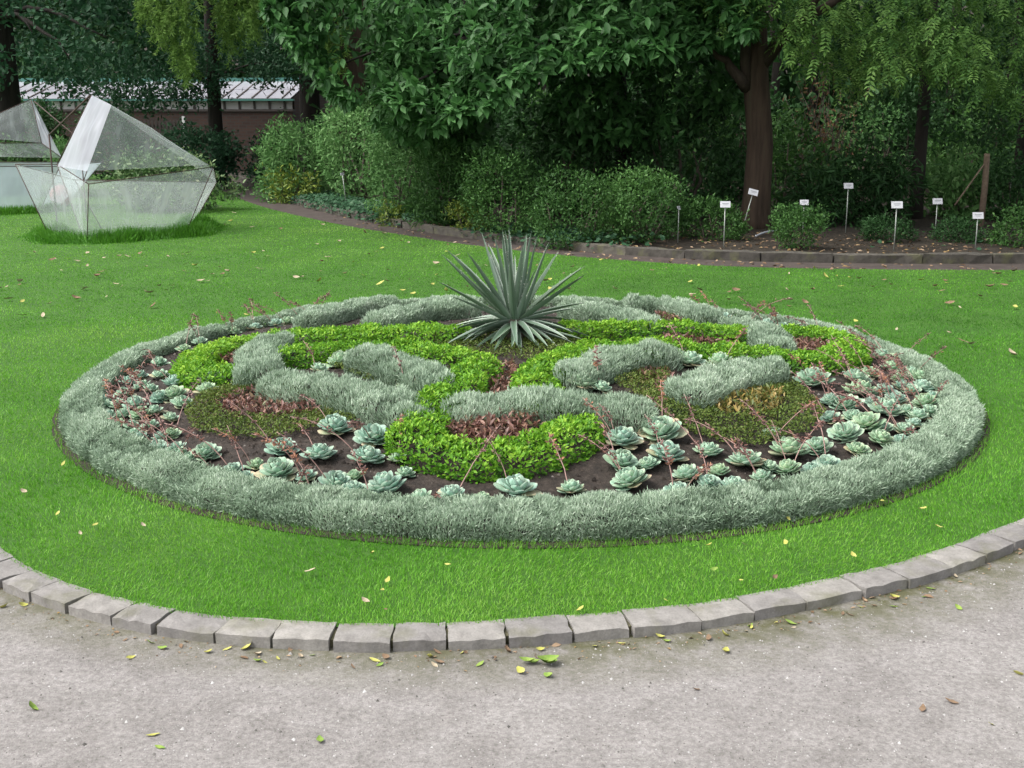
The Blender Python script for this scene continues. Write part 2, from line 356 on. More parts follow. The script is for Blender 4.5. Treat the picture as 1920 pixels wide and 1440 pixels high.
sheet('gravel_path', [(-16, -8), (16, -8), (16, 9.2)] + [tuple(p) for p in (kin[::-1] + np.array([0, .3]))[2:-2]] + [(-16, 9.8)], -.034, M['gravel'])
lawn_poly = [tuple(p) for p in kin] + [tuple(p) for p in LAWN_BACK[::-1]] + [(-22, 33), (-22, 11)]
# lawn with a cut edge: sheet plus a skirt
sheet('lawn', lawn_poly, 0.0, M['lawn'])
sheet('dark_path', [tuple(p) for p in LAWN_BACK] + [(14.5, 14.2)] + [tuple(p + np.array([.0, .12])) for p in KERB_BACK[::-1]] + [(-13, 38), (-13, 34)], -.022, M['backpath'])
# planted bank behind the kerb: rises gently into the wood
def bank():
    xs = np.concatenate([np.linspace(-40, -10, 16)[:-1], np.linspace(-10, 14, 61), np.linspace(14, 45, 16)[1:]])
    kx, ky = KERB_BACK[:, 0], KERB_BACK[:, 1]
    V = []; ts = np.concatenate([[0], np.linspace(.15, 3, 10), np.linspace(4, 12, 9), np.linspace(15, 80, 14)])
    for x in xs:
        y0 = np.interp(x, kx, ky) + .06 if x > kx[0] else 36
        if x < kx[0]: y0 = 38
        for t in ts:
            y = y0 + t; z = .045 + .03 * math.sin(x * 2.1 + y) * min(1, t) * .6
            st = 24 if x > 0 else 24 + min(14, -x * 1.6)
            z += max(0, y - st) * .1 + max(0, y - 40) * .12
            if y > st: z += .25 * math.sin(x * .5 + y * .3) * min(1, (y - st) * .2)
            V.append((x, y, z))
    n = len(ts); Fc = [(i * n + j, (i + 1) * n + j, (i + 1) * n + j + 1, i * n + j + 1) for i in range(len(xs) - 1) for j in range(n - 1)]
    tag(link('planted_bank', pymesh('planted_bank', V, Fc, M['mulch'], smooth=True)), kind='structure')
bank()
def bed():
    V = [(BC[0], BC[1], float(dome(*BC)))]; nr, na = 24, 96; Fc = []
    for i in range(1, nr + 1):
        for j in range(na):
            r = 1.02 * i / nr; a = 2 * math.pi * j / na; x, y = BC[0] + r * AX * math.cos(a), BC[1] + r * AY * math.sin(a)
            V.append((x, y, float(dome(x, y)) + (RNG.normal() * .004 if i < nr - 1 else 0)))
    for j in range(na): Fc.append((0, 1 + j, 1 + (j + 1) % na))
    for i in range(nr - 1):
        for j in range(na):
            a = 1 + i * na + j; b = 1 + i * na + (j + 1) % na; Fc.append((a, a + na, b + na, b))
    tag(link('flower_bed_soil', pymesh('flower_bed_soil', V, Fc, M['soil'], smooth=True)), kind='structure')
bed()

# ---- front kerb: single setts along the lawn edge
def resample(path, step):
    d = np.r_[0, np.cumsum(np.linalg.norm(np.diff(path, axis=0), axis=1))]
    return d, d[-1]
def at_len(path, d, s): return np.array([np.interp(s, d, path[:, 0]), np.interp(s, d, path[:, 1])])
def stone_mesh(name, q_in, q_out, z0, z1, mat, seed, slack=.006, rough=.004):
    """block between inner edge q_in (2 points) and outer edge q_out (2 points)"""
    r = np.random.default_rng(seed); bm = bmesh.new(); nx, ny = 5, 3
    grid = {}
    for k, z in enumerate((z0, z1)):
        for i in range(nx + 1):
            for j in range(ny + 1):
                u, v = i / nx, j / ny
                p = (1 - v) * ((1 - u) * q_in[0] + u * q_in[1]) + v * ((1 - u) * q_out[0] + u * q_out[1])
                edge = (i in (0, nx)) or (j in (0, ny))
                zz = z + (r.normal() * rough * .6 if k else 0) - (rough * 1.4 * edge if k else 0) - (abs(r.normal()) * rough * 1.5 if (k and j == ny) else 0)
                dx, dy = r.normal(size=2) * rough * (1.0 if edge and k else .4)
                grid[k, i, j] = bm.verts.new((p[0] + dx, p[1] + dy, zz))
    for i in range(nx):
        for j in range(ny): bm.faces.new([grid[1, i, j], grid[1, i + 1, j], grid[1, i + 1, j + 1], grid[1, i, j + 1]])
        bm.faces.new([grid[0, i, 0], grid[0, i + 1, 0], grid[1, i + 1, 0], grid[1, i, 0]])
        bm.faces.new([grid[1, i, ny], grid[1, i + 1, ny], grid[0, i + 1, ny], grid[0, i, ny]])
    for j in range(ny):
        bm.faces.new([grid[1, 0, j], grid[1, 0, j + 1], grid[0, 0, j + 1], grid[0, 0, j]])
        bm.faces.new([grid[0, nx, j], grid[0, nx, j + 1], grid[1, nx, j + 1], grid[1, nx, j]])
    bmesh.ops.recalc_face_normals(bm, faces=bm.faces)
    me = bpy.data.meshes.new(name); bm.to_mesh(me); bm.free(); me.materials.append(mat); return me
def offset_path(path, w):
    t = np.gradient(path, axis=0); t /= np.linalg.norm(t, axis=1)[:, None]
    return path + np.stack([t[:, 1], -t[:, 0]], 1) * w
kd, klen = resample(kin, 0)
joints_px = [(47, 1075), (102, 1095), (167, 1117), (247, 1137), (323, 1151), (430, 1165), (527, 1172), (630, 1176), (740, 1177), (840, 1174), (945, 1169), (1062, 1161), (1166, 1152), (1288, 1140), (1386, 1126), (1480, 1107), (1580, 1086), (1660, 1068), (1740, 1046), (1800, 1026), (1856, 1004), (1905, 985)]
js = sorted(float(kd[np.argmin(np.linalg.norm(kin - G(*q), axis=1))]) for q in joints_px)
fine = np.linspace(0, klen, 6000); fp = np.stack([np.interp(fine, kd, kin[:, 0]), np.interp(fine, kd, kin[:, 1])], 1)
js = sorted(float(fine[np.argmin(np.linalg.norm(fp - G(*q), axis=1))]) for q in joints_px)
left = list(np.arange(js[0] - .18, 0, -.19))[::-1]; right = list(np.arange(js[-1] + .3, klen, .34))
js = left + js + right
kroot = bpy.data.objects.new('front_kerb', None); COL.objects.link(kroot); tag(kroot, 'pale sandstone kerb of worn setts edging the front of the lawn', kind='structure')
for i, (a, b) in enumerate(zip(js[:-1], js[1:])):
    g = random.uniform(.0015, .005); wd = .112 + random.uniform(-.008, .008)
    p0, p1 = at_len(fp, fine, a + g), at_len(fp, fine, b - g)
    t = (p1 - p0) / np.linalg.norm(p1 - p0); nrm = np.array([t[1], -t[0]])
    zt = .008 + random.uniform(-.0025, .0025); p0 = p0 - nrm * .022; p1 = p1 - nrm * .022; wd += .018
    link('kerb_stone', stone_mesh('kerb_stone', (p0, p1), (p0 + nrm * wd + t * random.uniform(-.006, .006), p1 + nrm * wd + t * random.uniform(-.006, .006)), -.085, zt, M['kerb'], 100 + i, rough=.0022), kroot)
# joint fill below the stones
ofp = offset_path(fp[::12], .082)
jf = [tuple(p) for p in fp[::12]] + [tuple(p) for p in ofp[::-1]]
jo = sheet('kerb_joint_soil', jf, -.006, M['joint'])
q_ = np.vstack([np.c_[offset_path(fp[::12], .0815), np.full(len(fp[::12]), -.0065)], np.c_[offset_path(fp[::12], .083), np.full(len(fp[::12]), -.06)]]); m_ = len(fp[::12])
tag(link('kerb_joint_face', pymesh('kerb_joint_face', q_, [(i, i + m_, i + m_ + 1, i + 1) for i in range(m_ - 1)], M['joint'])), kind='structure')
kroot2 = bpy.data.objects.new('back_kerb', None); COL.objects.link(kroot2); tag(kroot2, 'dark weathered stone kerb along the woodland bed', kind='structure')
bd, blen = resample(KERB_BACK, 0); s = 0; i = 0
while s < blen - .2:
    ln = random.uniform(.75, 1.1); g = .006
    p0, p1 = at_len(KERB_BACK, bd, s + g), at_len(KERB_BACK, bd, min(blen, s + ln) - g)
    t = (p1 - p0) / np.linalg.norm(p1 - p0); nrm = np.array([-t[1], t[0]])
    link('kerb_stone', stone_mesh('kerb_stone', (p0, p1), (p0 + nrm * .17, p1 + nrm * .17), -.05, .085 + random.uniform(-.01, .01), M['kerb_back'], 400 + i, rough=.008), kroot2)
    s += ln; i += 1

# ---- lawn grass
def lawn_grass():
    n = 780000
    r = np.exp(RNG.uniform(math.log(3.3), math.log(30), n)); a = RNG.uniform(-.62, .62, n)
    P = np.stack([r * np.sin(a), r * np.cos(a)], 1)
    P = P[in_poly(P, lawn_poly)]
    P = P[er(P[:, 0], P[:, 1]) > .972]
    r = np.linalg.norm(P, axis=1); n = len(P)
    h = RNG.uniform(.012, .024, n) * (1 + .12 * nz(P, 3, 5))
    edge = er(P[:, 0], P[:, 1]); h = np.where(edge < 1.025, h * RNG.uniform(1.0, 1.9, n), h)
    wdt = .0021 * np.clip(r / 4.2, 1, 5)
    h = h * np.where(r > 10, .8, 1)
    v = np.clip(.45 + .22 * nz(P, .9, 6) + .2 * nz(P, 3.2, 16) + RNG.normal(0, .19, n) + np.clip(-P[:, 0] * .035, -.1, .14), 0, 1)  # grass yellower to the left, tint partly standing in for brighter light there
    P3 = np.c_[P, np.zeros(n) - .001]
    lean = np.stack([nz(P, 5, 8), nz(P, 5, 9)], 1) * .5
    D = np.c_[lean + RNG.normal(0, .45, (n, 2)), np.ones(n)]; N = rnd3(n)
    near = r < 5.6
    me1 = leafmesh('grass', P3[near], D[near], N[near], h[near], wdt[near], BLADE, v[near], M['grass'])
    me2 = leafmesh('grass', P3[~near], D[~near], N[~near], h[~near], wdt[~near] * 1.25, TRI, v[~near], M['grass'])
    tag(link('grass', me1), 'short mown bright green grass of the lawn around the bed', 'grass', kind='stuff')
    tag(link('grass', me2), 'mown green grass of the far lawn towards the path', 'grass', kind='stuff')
    print('grass', near.sum(), (~near).sum())
lawn_grass()

# ---- loose grit and soil crumbs
PEB = (np.array([(-.5, 0, 0), (.5, .1, 0), (.1, .9, 0), (0, .4, .55)]), [(0, 1, 3), (1, 2, 3), (2, 0, 3)])
def grit():
    n = 42000; r = np.exp(RNG.uniform(math.log(2.0), math.log(6), n)); a = RNG.uniform(-.6, .6, n)
    P = np.stack([r * np.sin(a), r * np.cos(a)], 1)
    dk, _ = poly_d(P, np.vstack([fp[::40], fp[-1:]])); P = P[(~in_poly(P, lawn_poly)) & (dk > .14)]; n = len(P)
    D = np.c_[RNG.normal(size=(n, 2)), np.zeros(n)]; N = np.tile([0, 0, 1.], (n, 1)); L = RNG.lognormal(math.log(.0035), .45, n)
    tag(link('gravel_grit', leafmesh('gravel_grit', np.c_[P, np.full(n, -.0345)], D, N, L, L, PEB, RNG.uniform(0, 1, n) ** 1.2, M['grit'])), 'loose pale grit lying on the gravel path', 'gravel', kind='stuff')
    n = 22000; r = np.sqrt(RNG.uniform(0, 1, n)); a = RNG.uniform(0, 6.283, n)
    P = np.stack([BC[0] + r * AX * np.cos(a), BC[1] + r * AY * np.sin(a)], 1)
    D = np.c_[RNG.normal(size=(n, 2)), np.zeros(n)]; N = np.tile([0, 0, 1.], (n, 1)); L = RNG.lognormal(math.log(.011), .5, n)
    tag(link('soil_crumbs', leafmesh('soil_crumbs', np.c_[P, dome(P[:, 0], P[:, 1]) - .003], D, N, L, L, PEB, RNG.uniform(0, 1, n) ** 2.2, M['clod'])), 'dark soil crumbs and small stones in the bed', 'soil', kind='stuff')
grit()

# ================================================================== BED PLANTING
def ribbon(path_px=None, path=None, width=.26, h=.12, dens=9000, dz=None):
    """sample plant positions over a clipped, round-shouldered strip standing on the bed"""
    if path is None: path = smooth_path([S(x, y, h if dz is None else dz) for x, y in path_px], 2)
    hw = width / 2; lo = path.min(0) - hw * 1.2; hi = path.max(0) + hw * 1.2
    area = (hi - lo).prod(); n = int(area * dens)
    P = RNG.uniform(lo, hi, (n, 2)); d, q = poly_d(P, path)
    wob = hw * (1 + .1 * nz(P, 14, 3) + .05 * nz(P, 40, 4)); m = d < wob; P, d, q, wob = P[m], d[m], q[m], wob[m]
    u = d / wob; ztop = h * np.clip(1 - u ** 6, 0, 1) ** .5 * (1 + .1 * nz(P, 9, 11) + .06 * nz(P, 26, 12))
    out = np.c_[(P - q) / np.maximum(d, 1e-6)[:, None], np.zeros(len(P))]
    # side plants, crowding the wall
    ns = int(len(P) * min(.9, 1.15 * h / width)); k = RNG.integers(0, len(P), ns)
    Ps, qs, os_, ws = P[k], q[k], out[k], wob[k]
    uu = RNG.uniform(.82, 1.0, ns); Ps = qs + os_[:, :2] * (ws * uu)[:, None]; zs = RNG.uniform(.02, .85, ns) * h
    P = np.vstack([P, Ps]); z = np.r_[ztop, zs]; out = np.vstack([out, os_]); u = np.r_[u, np.full(ns, 1.0)]
    base = dome(P[:, 0], P[:, 1]); nrm = unit(out * (u ** 2.5)[:, None] * 1.0 + np.array([0, 0, 1.]) * (1.15 - u ** 3 * .75)[:, None])
    return np.c_[P, base], z, nrm, u, path
def cells(P, path, width, sp, seed):
    """single plants set along the strip: nearest plant centre for every shoot"""
    r = np.random.default_rng(seed); lo = path.min(0) - width; hi = path.max(0) + width; n = int((hi - lo).prod() / sp ** 2)
    C = r.uniform(lo, hi, (n, 2)); d, _ = poly_d(C, path); C = C[d < width * .6]
    off = np.empty((len(P), 2)); dist = np.empty(len(P)); rv = r.normal(size=len(C)); ind = np.empty(len(P))
    for a in range(0, len(P), 20000):
        q = P[a:a + 20000, None, :] - C[None]; dd = (q ** 2).sum(2); k = dd.argmin(1); off[a:a + 20000] = q[np.arange(len(k)), k]; dist[a:a + 20000] = np.sqrt(dd[np.arange(len(k)), k]); ind[a:a + 20000] = rv[k]
    return off, dist, np.clip(ind, -2, 2)
def plant_thing(name, label, cat, center, group, me, part='foliage'):
    t = empty(name, (float(center[0]), float(center[1]), float(dome(center[0], center[1])) if math.hypot(center[0] - BC[0], center[1] - BC[1]) < BR else 0), label, cat, group)
    tag(link(part, me, t), kind='stuff'); return t
def silver(label, path_px=None, path=None, width=.27, h=.135, dens=11000, group=None, name='silver_edging', lod=False):
    B, z, nrm, u, pth = ribbon(path_px, path, width, h, dens)
    if lod:
        keep = RNG.uniform(0, 1, len(B)) < np.clip((4.9 / B[:, 1]) ** 1.5, .25, 1); B, z, nrm, u = B[keep], z[keep], nrm[keep], u[keep]
    off, cd, pv = cells(B[:, :2], pth, width, .085, len(B)); z = np.maximum(z * (1 + .07 * pv) - .014 * np.clip(cd / .06, 0, 1.4) ** 2 * (u < .999), .0) ; nrm = unit(nrm + np.c_[off, np.zeros(len(B))] * 9)
    n = len(B); sc = np.clip((B[:, 1] / 5.2), .9, 1.7) ** .8
    L = RNG.uniform(.014, .031, n) * (1 + .15 * nz(B, 12, 22)) * (1 if lod else 1.1); W = RNG.uniform(.0032, .0052, n) * sc
    up = np.array([0, 0, 1.]); D = unit(nrm * .55 + up * (.75 if lod else 1.0) + np.stack([nz(B, 30, 24), nz(B, 30, 25), nz(B, 30, 26)], 1) * .35 + rnd3(n) * (.5 if lod else .36))
    P = B + np.array([0, 0, 1.]) * np.maximum(z - L * RNG.uniform(.3, 1.1, n), 0)[:, None]
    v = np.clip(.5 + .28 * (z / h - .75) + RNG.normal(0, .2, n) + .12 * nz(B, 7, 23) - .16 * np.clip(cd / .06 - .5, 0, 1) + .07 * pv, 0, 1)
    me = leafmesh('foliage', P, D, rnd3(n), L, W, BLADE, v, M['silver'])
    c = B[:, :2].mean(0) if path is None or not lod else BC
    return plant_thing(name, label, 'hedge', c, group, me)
ring = np.array([[BC[0] + (AX - .105) * math.cos(t), BC[1] + (AY - .105) * math.sin(t)] for t in np.linspace(0, 2 * math.pi, 97)])
silver('low clipped silver-grey hedge ringing the whole round bed', path=ring, width=.21, h=.105, dens=70000, name='ring_hedge', lod=True)
GS = 'silver-grey clipped blocks inside the bed'
for lab, px, wd in [
    ('silver-grey clipped block across the front, behind the red patch in the lime hook', [(875, 745), (1000, 732), (1110, 738), (1180, 752)], .27),
    ('long silver-grey clipped block slanting along the left olive patch', [(525, 700), (640, 712), (720, 732), (765, 752)], .27),
    ('silver-grey clipped block left of the lime strip, nearer the spiky agave', [(688, 650), (745, 668), (808, 692)], .25),
    ('curved silver-grey clipped block inside the left lime hook', [(510, 625), (480, 648), (485, 678)], .26),
    ('silver-grey clipped block right of the lime fork, nearer the spiky agave', [(1078, 678), (1160, 652), (1238, 645)], .25),
    ('silver-grey clipped block beside the orange tinted patch on the right', [(1292, 712), (1370, 685), (1438, 670)], .27),
    ('silver-grey clipped block behind left of the agave, inner one', [(708, 588), (785, 566), (870, 560)], .24),
    ('silver-grey clipped block at the back left, touching the ring hedge', [(580, 583), (645, 566), (720, 558)], .24),
    ('silver-grey clipped block behind right of the agave, inner one', [(1075, 564), (1145, 573), (1212, 590)], .24),
    ('silver-grey clipped block at the back right, touching the ring hedge', [(1200, 556), (1265, 562), (1325, 578)], .24),
    ('curved silver-grey clipped block inside the right lime hook', [(1385, 592), (1430, 606), (1455, 630)], .26)]:
    silver(lab, px, width=wd, group=GS, dens=34000)
def lime(label, path_px, width=.24, h=.11, dens=13000):
    B, z, nrm, u, pth = ribbon(path_px, None, width, h, dens); n = len(B)
    off, cd, pv = cells(B[:, :2], pth, width, .07, n); z = np.maximum(z * (1 + .06 * pv) - .014 * np.clip(cd / .05, 0, 1.4) ** 2, 0); nrm = unit(nrm + np.c_[off, np.zeros(n)] * 9)
    L = RNG.uniform(.016, .031, n); W = L * RNG.uniform(.36, .52, n)
    flat = unit(rnd3(n) * np.array([1, 1, .35])); D = unit(flat + nrm * .8 + np.array([0, 0, .15]))
    N = unit(nrm * 1.3 + rnd3(n) * .45 - flat * .5)
    P = B + np.array([0, 0, 1.]) * np.maximum(z - L * RNG.uniform(.1, 1.2, n), 0)[:, None]
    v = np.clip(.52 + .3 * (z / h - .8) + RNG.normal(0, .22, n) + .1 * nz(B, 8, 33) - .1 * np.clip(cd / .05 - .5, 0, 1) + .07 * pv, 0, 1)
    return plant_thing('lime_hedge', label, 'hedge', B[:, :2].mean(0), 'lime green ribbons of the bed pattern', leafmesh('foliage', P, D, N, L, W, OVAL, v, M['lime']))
lime('lime green clipped ribbon sweeping down into the front hook', [(897, 672), (872, 698), (835, 728), (795, 768), (774, 796), (800, 820), (868, 833), (950, 834), (1030, 817), (1085, 785)], .25, .115)
lime('lime green clipped ribbon running from the fork to the right hook', [(1015, 722), (1000, 700), (1012, 678), (1050, 656), (1120, 640), (1250, 636), (1400, 646), (1480, 660), (1555, 662), (1600, 645), (1590, 625), (1545, 614), (1495, 612)], .24)
lime('lime green clipped strip behind, right of the agave', [(1075, 602), (1180, 600), (1290, 603), (1385, 614)], .22)
lime('lime green clipped strip in front, left of the agave', [(540, 652), (600, 646), (660, 638), (740, 638), (800, 644), (862, 656)], .22)
lime('lime green clipped ribbon running behind to the left hook', [(850, 608), (750, 610), (650, 612), (560, 614), (480, 624), (400, 642), (352, 665), (372, 688), (432, 682)], .23)
def patch(name, label, cat, poly_px, dz, dens, hgt, L0, L1, wr, tpl, mat, upw, group, holes=(), dead=.0):
    poly = [tuple(S(x, y, dz)) for x, y in poly_px]; hl = [[tuple(S(x, y, dz)) for x, y in q] for q in holes]
    A = np.array(poly); lo, hi = A.min(0), A.max(0); n = int((hi - lo).prod() * dens)
    P = RNG.uniform(lo, hi, (n, 2)); P = P + np.stack([nz(P, 9, 51), nz(P, 9, 52)], 1) * .02
    m = in_poly(P, poly)
    for q in hl: m &= ~in_poly(P, q)
    P = P[m]; n = len(P); z = hgt * (1 + .25 * nz(P, 10, 53) + .15 * nz(P, 30, 54)); L = RNG.uniform(L0, L1, n)
    B = np.c_[P, dome(P[:, 0], P[:, 1]) + np.maximum(0, z - L * RNG.uniform(.3, 1.6, n))]
    D = unit(rnd3(n) * np.array([1, 1, .4]) + np.array([0, 0, upw])); N = unit(rnd3(n) * .6 + np.array([0, 0, 1.]))
    v = np.clip(.5 + RNG.normal(0, .26, n) + .15 * nz(P, 9, 55), 0, 1)
    return plant_thing(name, label, cat, P.mean(0), group, leafmesh('foliage', B, D, N, L, L * wr, tpl, v, M[mat]))
R1 = [(405, 748), (475, 724), (555, 740), (612, 765), (520, 774), (430, 772)]
R2 = [(1330, 752), (1400, 728), (1462, 735), (1480, 755), (1445, 772), (1360, 775)]
patch('olive_mat', 'olive green creeping mat around the pink patch on the left', 'ground cover', [(345, 770), (380, 735), (440, 712), (500, 705), (540, 722), (610, 745), (690, 765), (650, 790), (580, 803), (500, 812), (430, 812), (360, 800)], .04, 16000, .05, .012, .022, .5, DIA, 'olive', .7, 'olive creeping mats', [R1])
patch('red_patch', 'pinkish red low patch inside the left olive mat', 'plant', R1, .04, 5000, .055, .025, .045, .36, OVAL, 'red', .9, 'red and orange tinted patches')
patch('olive_mat', 'olive green creeping mat around the orange patch on the right', 'ground cover', [(1150, 712), (1180, 690), (1250, 682), (1255, 715), (1290, 752), (1340, 742), (1480, 705), (1525, 735), (1548, 770), (1520, 805), (1430, 830), (1330, 818), (1260, 790), (1220, 760), (1190, 735)], .04, 16000, .055, .012, .022, .5, DIA, 'olive', .7, 'olive creeping mats', [R2])
patch('orange_patch', 'orange tinted low patch inside the right olive mat', 'plant', R2, .04, 5000, .065, .025, .05, .36, OVAL, 'orange', .9, 'red and orange tinted patches')
patch('olive_mat', 'narrow olive creeping mat between the two left silver blocks', 'ground cover', [(620, 680), (660, 672), (750, 705), (760, 718), (700, 708)], .04, 14000, .045, .012, .022, .5, DIA, 'olive', .7, 'olive creeping mats')
patch('olive_mat', 'olive creeping mat at the foot of the agave', 'ground cover', [(820, 640), (870, 655), (1010, 668), (1090, 648), (1090, 620), (1020, 600), (880, 600), (800, 618)], .04, 9000, .04, .012, .022, .5, DIA, 'olive', .7, 'olive creeping mats')
patch('olive_mat', 'olive creeping mat at the back right between silver blocks', 'ground cover', [(1220, 605), (1240, 585), (1330, 585), (1370, 600)], .04, 9000, .04, .012, .022, .5, DIA, 'olive', .7, 'olive creeping mats')
patch('red_patch', 'dark red low patch enclosed by the front lime hook', 'plant', [(838, 800), (855, 778), (930, 775), (1010, 780), (1018, 800), (990, 822), (920, 828), (860, 822)], .05, 6000, .07, .03, .055, .34, OVAL, 'red', 1.0, 'red and orange tinted patches')
patch('red_patch', 'rusty red strip between the two lime arms below the agave', 'plant', [(915, 745), (925, 672), (965, 668), (985, 745)], .05, 6000, .055, .025, .045, .36, OVAL, 'red', .9, 'red and orange tinted patches')
patch('red_patch', 'thin rusty strip between the lime strips on the right', 'plant', [(1240, 622), (1390, 625), (1385, 636), (1240, 632)], .05, 5000, .05, .025, .045, .36, OVAL, 'red', .9, 'red and orange tinted patches')
patch('red_patch', 'brownish red patch behind the slanting right silver block', 'plant', [(1185, 688), (1260, 682), (1262, 705), (1230, 718)], .05, 5000, .05, .025, .045, .36, OVAL, 'red', .9, 'red and orange tinted patches')
patch('red_patch', 'rusty red patch inside the right lime hook', 'plant', [(1480, 628), (1550, 628), (1565, 645), (1490, 648)], .05, 5000, .05, .025, .045, .36, OVAL, 'red', .9, 'red and orange tinted patches')
patch('red_patch', 'rusty red patch inside the left lime hook', 'plant', [(410, 652), (450, 642), (455, 665), (405, 668)], .05, 5000, .05, .025, .045, .36, OVAL, 'red', .9, 'red and orange tinted patches')
patch('red_patch', 'small pinkish patch at the back right among silver blocks', 'plant', [(1225, 592), (1240, 578), (1290, 580), (1285, 594)], .05, 5000, .05, .025, .045, .36, OVAL, 'red', .9, 'red and orange tinted patches')

# ---- succulent rosettes
def ech_leaf(name, mat, curl):
    rows = [(0, .16, 0), (.3, .36, -.02), (.58, .56, 0), (.8, .5, .05 + curl), (.93, .27, .1 + curl * 1.6), (1.0, .02, .14 + curl * 2)]
    V = []; A = []; Fc = []
    for t, hw, z in rows:
        cup = .16 * hw
        V += [(-hw * .62, t, z + cup), (0, t, z - cup * .2), (hw * .62, t, z + cup), (0, t, z - .1 * (1 - t * .75) - cup * .3)]
        e = .25 + .5 * t; A += [max(.8, e) if t > .25 else .5, min(.75, e), max(.8, e) if t > .25 else .5, .35]
    A[-4:] = [1, 1, 1, .95]
    for i in range(len(rows) - 1):
        a, b = i * 4, i * 4 + 4
        Fc += [(a, a + 1, b + 1, b), (a + 1, a + 2, b + 2, b + 1), (a + 2, a + 3, b + 3, b + 2), (a + 3, a, b, b + 3)]
    return pymesh(name, V, Fc, M[mat], A, True)
TINT = ('ech', 'ech_blue', 'ech_green')
EL = {k: [ech_leaf('leaf', k, .02), ech_leaf('leaf', k, .09)] for k in TINT}; ELO = ech_leaf('leaf', 'ech_old', -.02)
def stalk_mesh(seed):
    r = np.random.default_rng(seed); n = 10; ln = r.uniform(.2, .34); lean = r.uniform(.5, 1.3); P = []
    a = R_(r.uniform(40, 75)); p = np.array([0., 0, 0]); da = -r.uniform(.3, 1.1) / n
    for i in range(n): P.append(p.copy()); p = p + ln / n * np.array([math.cos(a), r.normal() * .06, math.sin(a)]); a += da
    P.append(p); P = np.array(P); V, Fc = tube_data(P, np.linspace(.0026, .0014, len(P)), 5)
    stem = pymesh('flower_stalk', V, Fc, M['stalk'], smooth=True)
    BP = []; BD = []
    for k in range(r.integers(20, 34)):
        t = r.uniform(.5, 1.0); q = P[min(n, int(t * n))]; BP.append(q + r.normal(size=3) * .006); BD.append(np.array([r.normal() * .6, r.normal(), r.uniform(-.4, .8)]))
    BP = np.repeat(np.array(BP), 3, 0); BD = np.repeat(np.array(BD), 3, 0); m = len(BP)
    me = leafmesh('blossoms', BP, BD, r.normal(size=(m, 3)), r.uniform(.012, .022, m), .0075, OVAL, np.clip(np.repeat(r.uniform(0, .85, m // 3), 3) + r.normal(0, .05, m) + (.3 if seed % 4 == 0 else 0), 0, 1), M['bloom'])
    return stem, me
STK = [stalk_mesh(900 + i) for i in range(9)]
ECH = [(298, 670, 35), (260, 695, 40), (267, 713, 42), (300, 693, 40), (327, 708, 50), (328, 729, 52), (342, 746, 48), (395, 703, 55), (388, 722, 48), (200, 743, 45), (253, 747, 50), (203, 770, 42), (212, 789, 42), (265, 767, 50), (282, 785, 38), (233, 810, 45), (303, 807, 40), (268, 832, 40), (302, 850, 38), (333, 827, 42), (387, 838, 60), (438, 865, 40), (527, 830, 64), (600, 842, 68), (627, 793, 72), (700, 810, 76), (687, 848, 72), (522, 875, 80), (630, 893, 70), (725, 903, 82), (355, 873, 38), (445, 890, 42), (547, 915, 50), (647, 921, 54),
       (847, 917, 66), (967, 908, 86), (783, 937, 60), (1023, 935, 54), (900, 941, 44), (1072, 904, 56), (1163, 856, 72), (1185, 892, 78), (1166, 817, 76), (1242, 802, 92), (1249, 843, 76), (1291, 880, 66), (1327, 834, 58), (1400, 855, 76), (1480, 836, 80), (1535, 827, 58), (1587, 803, 70), (1629, 786, 68), (1525, 706, 76), (1605, 700, 54), (1613, 725, 70), (1587, 749, 64), (1660, 760, 64), (1740, 747, 55), (1721, 771, 50), (1749, 723, 55), (1733, 700, 50), (1688, 699, 48), (1650, 661, 46), (1646, 645, 40), (1681, 740, 50), (1709, 722, 42), (1650, 813, 56), (1608, 831, 52), (1695, 795, 48), (1723, 676, 42), (1670, 680, 42), (1375, 899, 60), (1271, 911, 60), (1480, 868, 56), (1552, 856, 52), (1605, 626, 36), (1490, 604, 38), (1215, 858, 50), (1430, 884, 50), (232, 728, 40), (300, 735, 44), (232, 766, 42), (318, 772, 40), (240, 788, 36), (300, 828, 36), (345, 850, 38), (405, 872, 38), (485, 898, 44), (590, 912, 44), (665, 880, 46), (760, 872, 40), (820, 940, 44), (1120, 930, 46), (1330, 892, 50), (1560, 772, 44), (1700, 760, 44), (1660, 722, 44), (1632, 690, 42), (1695, 672, 38), (1762, 700, 42), (1770, 742, 42), (1525, 868, 46), (1690, 815, 44), (1450, 800, 44), (180, 755, 38), (222, 748, 38), (178, 778, 36), (282, 720, 40), (240, 705, 36), (290, 760, 40), (322, 800, 38), (262, 808, 38), (282, 850, 36), (372, 890, 38), (420, 905, 40), (480, 860, 44), (575, 880, 46), (690, 935, 46), (745, 845, 40), (1560, 740, 46), (1640, 745, 44), (1690, 715, 42), (1655, 790, 46), (1735, 790, 42), (1600, 770, 46), (1350, 870, 46), (1440, 862, 44), (1760, 765, 42), (1715, 655, 36), (405, 618, 34), (430, 609, 34), (455, 601, 34), (482, 594, 34), (510, 589, 34), (540, 586, 34), (375, 632, 34), (345, 645, 34), (1430, 583, 34), (1465, 590, 34), (1520, 598, 34), (1560, 606, 34), (1400, 578, 34),
       (1292, 669, 62, 'pale succulent rosette behind the slanting right silver block, left one'), (1351, 672, 60, 'pale succulent rosette behind the slanting right silver block, right one'),
       (1092, 712, 66, 'bluish succulent rosette behind the front silver block, left one'), (1126, 716, 46, 'small succulent rosette behind the front silver block, right one'),
       (640, 668, 56, 'pale succulent rosette between the left lime strip and silver block'), (598, 682, 44, 'withered pale succulent rosette beside the left lime strip'),
       (803, 708, 56, 'peach edged succulent rosette against the lime ribbon, behind long silver block'), (766, 720, 54, 'pale succulent rosette at the end of the long left silver block')]
